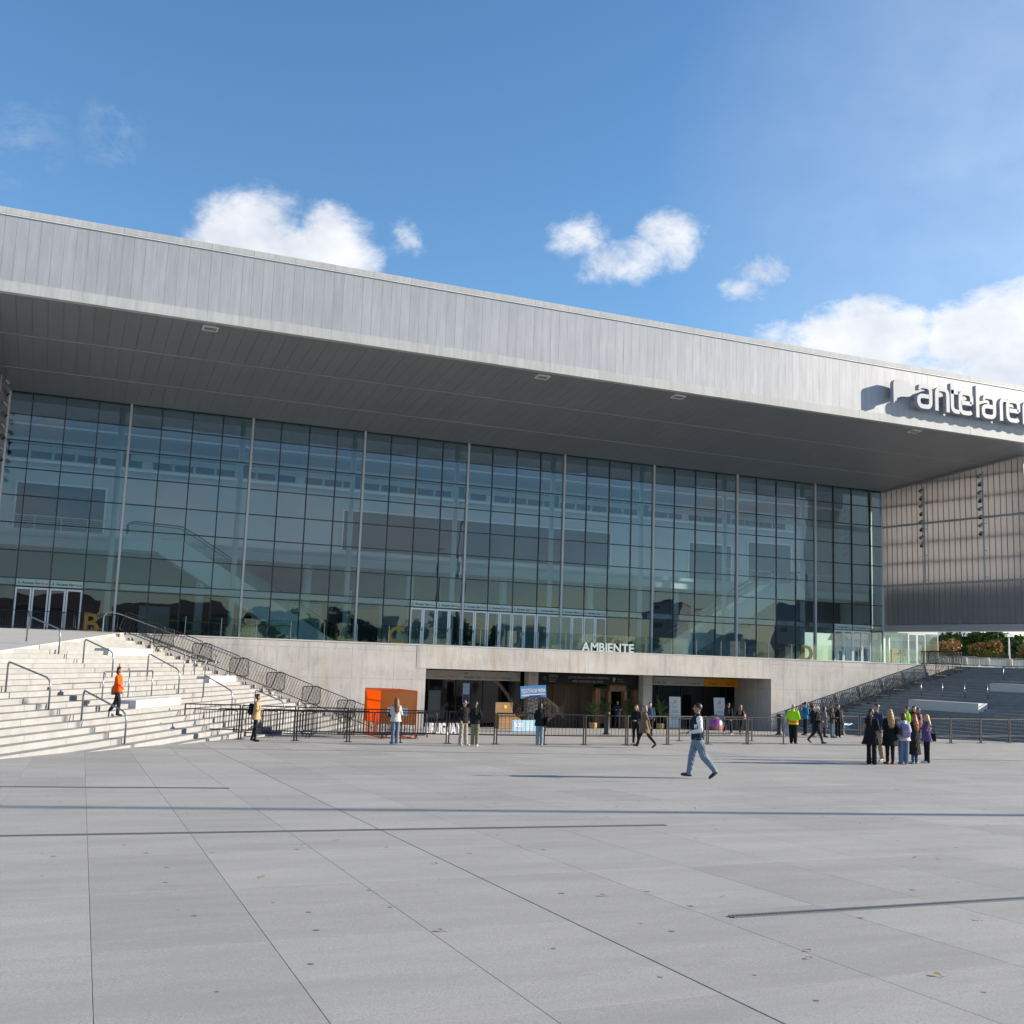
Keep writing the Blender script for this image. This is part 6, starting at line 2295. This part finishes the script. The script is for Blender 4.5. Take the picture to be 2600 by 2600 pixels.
# letter patch on the varsity jacket
pv = next(q for q in pending if 'varsity' in q['label'])
me = text_mesh('M', .13, .004, mat('felt_white', (.7, .7, .7), .8), bold=.006)
lp = link('letter_patch', me, pv['obj'], (-.20, .12, 1.20), (PI / 2, 0, R(-90 - 62)))

# ------------------------------------------------------------------ trees
def leaf_material(name, a, b_):
    m, nd, lk, bs, t = base_mat(name)
    geo = nd.new('ShaderNodeNewGeometry')
    v = noise_fac(nd, lk, geo.outputs['Position'], .9, 4, .6, .3, .7)
    w = noise_fac(nd, lk, geo.outputs['Position'], 7, 2, .6, .3, .7)
    c = rgbmix(nd, lk, v, a, b_)
    c = rgbmix(nd, lk, mathn(nd, lk, 'MULTIPLY', w, .5), c, tuple(x * .6 for x in a))
    lk.new(c, bs.inputs['Base Color'])
    bs.inputs['Roughness'].default_value = .65
    bs.inputs['Specular IOR Level'].default_value = .25
    return m


LG = leaf_material('leaf_green', (.06, .11, .02), (.12, .17, .035))
LD = leaf_material('leaf_dark', (.022, .04, .014), (.05, .07, .022))
LO = leaf_material('leaf_ochre', (.15, .16, .02), (.30, .24, .03))
LP = leaf_material('leaf_pink', (.42, .17, .10), (.55, .27, .18))
M_bark = mat('bark', (.09, .065, .045), .9, var=.3, vscale=6, stretch=(1, 1, .3))


def tree(label, x, y, z, h, w, leaf, n, seed, trunk_h=.35, size=.28, leaf2=None, name='broadleaf_tree', group=None, gap=.35):
    rg = np.random.default_rng(seed)
    t = thing(name, label, 'tree', (x, y, z), group=group)
    tk = MB()
    th_ = h * trunk_h
    tk.tube([(0, 0, -.2), (.05 * w, 0, th_ * .6), (0, .04 * w, th_), (.05, 0, h * .7)], [.035 * h, .026 * h, .02 * h, .006 * h], 8)
    blobs = []
    for q in range(11):
        a = rg.uniform(0, 2 * PI)
        r_ = rg.uniform(.1, .42) * w
        zz = rg.uniform(th_ + .12 * h, h * .88)
        sh = 1 - .55 * abs((zz - (th_ + h) / 2) / (h - th_)) * 2 * .6
        c = np.array((r_ * math.cos(a) * sh, r_ * math.sin(a) * sh, zz))
        br = rg.uniform(.16, .27) * w
        blobs.append((c, br))
        tk.tube([(0, 0, th_ * rg.uniform(.7, 1.0)), tuple(c * (.5, .5, .6)), tuple(c)], [.014 * h, .009 * h, .004 * h], 5)
    obj('trunk', tk, M_bark, t, smooth=True)
    mats_ = [leaf] + ([leaf2] if leaf2 else [])
    vs, fs, mi = [], [], []
    for q in range(n):
        c, br = blobs[rg.integers(len(blobs))]
        d = rg.normal(size=3)
        d /= np.linalg.norm(d)
        rad = br * (rg.uniform(.25, 1) ** .45) * (1 + .25 * rg.normal() * .5)
        p = c + d * rad * (1, 1, .8)
        a = rg.normal(size=3)
        a /= np.linalg.norm(a)
        b_ = np.cross(a, rg.normal(size=3))
        b_ /= np.linalg.norm(b_)
        s_ = size * rg.uniform(.5, 1.2)
        o = len(vs)
        vs += [tuple(p - a * s_), tuple(p + b_ * s_ * .55), tuple(p + a * s_), tuple(p - b_ * s_ * .55)]
        fs.append((o, o + 1, o + 2, o + 3))
        mi.append(1 if (leaf2 and (p[2] > h * .66 and rg.random() < .5)) else 0)
    mb = MB()
    mb.v, mb.f, mb.m = vs, fs, mi
    obj('crown', mb, mats_, t)
    return t


zpl = zk(K)
tree('rounded dark green tree seen under the wing edge left of the others', 103, 38.5, zpl, 4.3, 6.5, LG, 7000, 11, group=None, size=.36)
tree('dense green tree behind the pink and yellow bushes, middle one', 105.5, 35.4, zpl, 4.5, 7, LG, 8000, 12, size=.36)
tree('dense green tree behind the lamp post on the plateau', 107.5, 33, zpl, 4.1, 7, LG, 8000, 13, size=.36)
tree('dark evergreen tree against the sky at the glass lobby', 128, 64, zpl, 4.9, 6, LD, 6000, 14, size=.36)
tree('dark evergreen tree at the far end of the plateau behind the small sign', 112, 27, zpl, 5.0, 8, LD, 6000, 15, size=.36)
tree('pink and ochre autumn bush tree nearest the glass lobby', 76.5, 13.5, zpl, 2.7, 3.2, LO, 4200, 16, .25, .17, LP, 'autumn_tree')
tree('tallest pink topped autumn bush tree on the plateau', 80.5, 11.5, zpl, 2.9, 3.4, LO, 4800, 17, .25, .17, LP, 'autumn_tree')
tree('small pink tipped autumn bush tree between the taller ones', 84, 9, zpl, 2.4, 3.2, LO, 4000, 18, .25, .17, LP, 'autumn_tree')
tree('yellow ochre bush tree beside the plateau lamp post', 87, 6.5, zpl, 2.5, 4.4, LO, 5000, 19, .25, .17, None, 'autumn_tree')
lp_ = thing('plateau_lamp', 'pale lamp post with twin box heads on the plateau', 'lamp post', (70.6, .2, zpl))
obj('pole', MB().tube([(0, 0, 0), (0, 0, 2.75)], [.07, .05], 8), M_white, lp_)
obj('lamp_head', MB().bbox(-.32, .05, -.14, .14, 2.72, 2.95, .03), M_grey, lp_)
obj('lamp_head', MB().bbox(.08, .45, -.14, .14, 2.75, 2.98, .03), M_grey, lp_)
sg_ = thing('notice_board', 'small white notice sign on a post at the plateau edge', 'sign', (73.2, -1.5, zpl))
obj('board', MB().box(-.28, .28, -.02, .02, 1.0, 2.0), M_wht, sg_)
obj('post', MB().box(-.03, .03, .0, .05, 0, 1.0), M_grey, sg_)
obj('print_mark', MB().tube([(0, -.022, 1.7), (0, -.026, 1.7)], .13, 12), M_txt, sg_)


def house(label, x, y, z, w, d, h, wall, roofc, rz=0, nwin=4, storeys=2, flat=False):
    t = thing('house', label, 'building', (x, y, z), rz)
    obj('wall', MB().box(-w / 2, w / 2, -d / 2, d / 2, -.5, h), mat('wall_%02d%02d%02d' % tuple(int(c * 99) for c in wall), wall, .85, var=.1, vscale=1), t)
    if flat:
        obj('roof', MB().box(-w / 2 - .15, w / 2 + .15, -d / 2 - .15, d / 2 + .15, h + .001, h + .35), M_terr, t)
    else:
        rf = MB()
        e_ = .5
        rf.add([(-w / 2 - e_, -d / 2 - e_, h), (w / 2 + e_, -d / 2 - e_, h), (w / 2 + e_, d / 2 + e_, h), (-w / 2 - e_, d / 2 + e_, h), (-w / 2 - e_, 0, h + d * .32), (w / 2 + e_, 0, h + d * .32)],
               [(0, 1, 5, 4), (2, 3, 4, 5), (0, 4, 3), (1, 2, 5), (3, 2, 1, 0)])
        obj('roof', rf, mat('roof_%02d%02d%02d' % tuple(int(c * 99) for c in roofc), roofc, .85, var=.15, vscale=2), t)
    for sgn in (-1, 1):
        for st in range(storeys):
            for q in range(nwin):
                xx = -w / 2 + w * (q + .5) / nwin
                zz = h * (st + .35) / storeys
                wd = obj('window', MB().box(xx - .6, xx + .6, sgn * d / 2 - .03, sgn * d / 2 + .03, zz, zz + 1.3), M_dglass, t)
                obj('sill', MB().box(xx - .7, xx + .7, sgn * d / 2 - .08, sgn * d / 2 + .08, zz - .1, zz - .002), M_trim, wd)
    return t


house('low white house with a pale roof far beyond the plateau trees', 121, 60, zpl, 10, 8, 3.4, (.6, .62, .66), (.35, .38, .42), R(-20), 4, 1)
house('low blue grey house behind the white house far beyond the plateau', 112, 62, zpl + .3, 12, 8, 3.8, (.36, .42, .52), (.22, .2, .2), R(-20), 4, 1)
# street behind the viewer, mirrored in the glass
zb = gz(-200)
house('red brick house with tiled roof mirrored in the glass by letter B', -8, -158, zb, 22, 10, 8.0, (.26, .11, .06), (.20, .09, .06), 0, 6, 2)
house('long pinkish house mirrored in the glass near the first escalator', 18, -166, zb, 22, 10, 7.2, (.36, .22, .18), (.16, .1, .08), 0, 6, 2)
house('white flat roofed block mirrored in the glass by the far escalator', 128, -150, zb, 9, 9, 15, (.72, .70, .64), (.3, .3, .3), R(48), 3, 5, True)
house('tall white gabled building mirrored in the glass beside the letter D', 158, -142, zb, 8, 10, 14, (.74, .73, .70), (.45, .44, .43), R(48), 2, 4)
house('low pale house mirrored in the glass between the white buildings', 145, -158, zb, 14, 9, 7, (.5, .46, .4), (.25, .16, .12), R(48), 4, 2)
k_ = 0
spots = [(30, -190, 13), (42, -182, 14), (52, -193, 12), (60, -180, 15), (70, -188, 14), (82, -180, 17), (90, -190, 15), (100, -182, 13), (112, -192, 14), (8, -192, 10), (-24, -180, 11), (138, -196, 12), (170, -180, 13)]
for x, y, h in spots:
    tree('street tree standing in the row behind the viewpoint across the plaza', x, y, zb, h * .8, h * .75, LD if k_ % 2 else LG, 2600, 60 + k_, .35, .5, None, 'street_tree', 'street trees mirrored in the glass')
    k_ += 1

# ------------------------------------------------------------------ fallen leaves
M_dry = mat('dry_leaf', (.34, .25, .10), .8, var=.3, vscale=20)
M_dry2 = mat('brown_leaf', (.14, .075, .035), .8, var=.3, vscale=20)
leaf_pos = [(1.6, -62.3, 1), (2.2, -60.3, 0), (2.75, -61.0, 1), (4.6, -59.6, 1), (2.35, -60.1, 0), (-.1, -58.6, 0), (-1.0, -55.7, 1), (1.0, -55.3, 0), (3.9, -53.0, 1), (2.5, -54.2, 1), (5.2, -51.5, 1), (7.4, -50.6, 0),
            (6.0, -53.4, 0), (8.8, -53.2, 1), (10.0, -51.0, 1), (4.1, -48.0, 0), (9.3, -47.0, 1), (1.9, -57.6, 0), (3.0, -58.0, 1), (6.9, -56.4, 1), (.4, -53.2, 1), (12, -49.5, 1), (14.2, -48.1, 0), (5.6, -45.4, 1), (13, -45.2, 1)]
for q, (x, y, c) in enumerate(leaf_pos):
    rr_ = random.Random(q)
    L = rr_.uniform(.02, .034)
    mb = MB()
    n_ = 9
    ctr = [(0, L * (f_ - .5) * 2, .003 + .008 * math.sin(f_ * 2.2)) for f_ in [i / (n_ - 1) for i in range(n_)]]
    vs = []
    for i, c_ in enumerate(ctr):
        w = L * .85 * math.sin(PI * (i + .15) / n_) * (1.0 if i % 2 else .8)
        vs += [(-w, c_[1], c_[2] + .16 * w * rr_.uniform(.3, 1.5)), c_, (w, c_[1], c_[2] + .16 * w * rr_.uniform(.1, 1.5))]
    fs = []
    for i in range(n_ - 1):
        for k in range(2):
            fs.append((3 * i + k, 3 * i + k + 1, 3 * i + k + 4, 3 * i + k + 3))
    mb.add(vs, fs)
    mb.tube([ctr[0], (0, -L * 1.6, .004)], .002, 4)
    o = obj('fallen_leaf', mb, M_dry if c else M_dry2)
    o.location = (x, y, gz(y) + .003)
    o.rotation_euler = (rr_.uniform(-.06, .06), rr_.uniform(-.06, .06), rr_.uniform(0, 6.28))
    tag(o, ('pale yellow dry leaf lying curled on the paving' if c else 'dark brown dry leaf lying curled on the paving'), 'leaf', 'yellow fallen leaves' if c else 'brown fallen leaves')
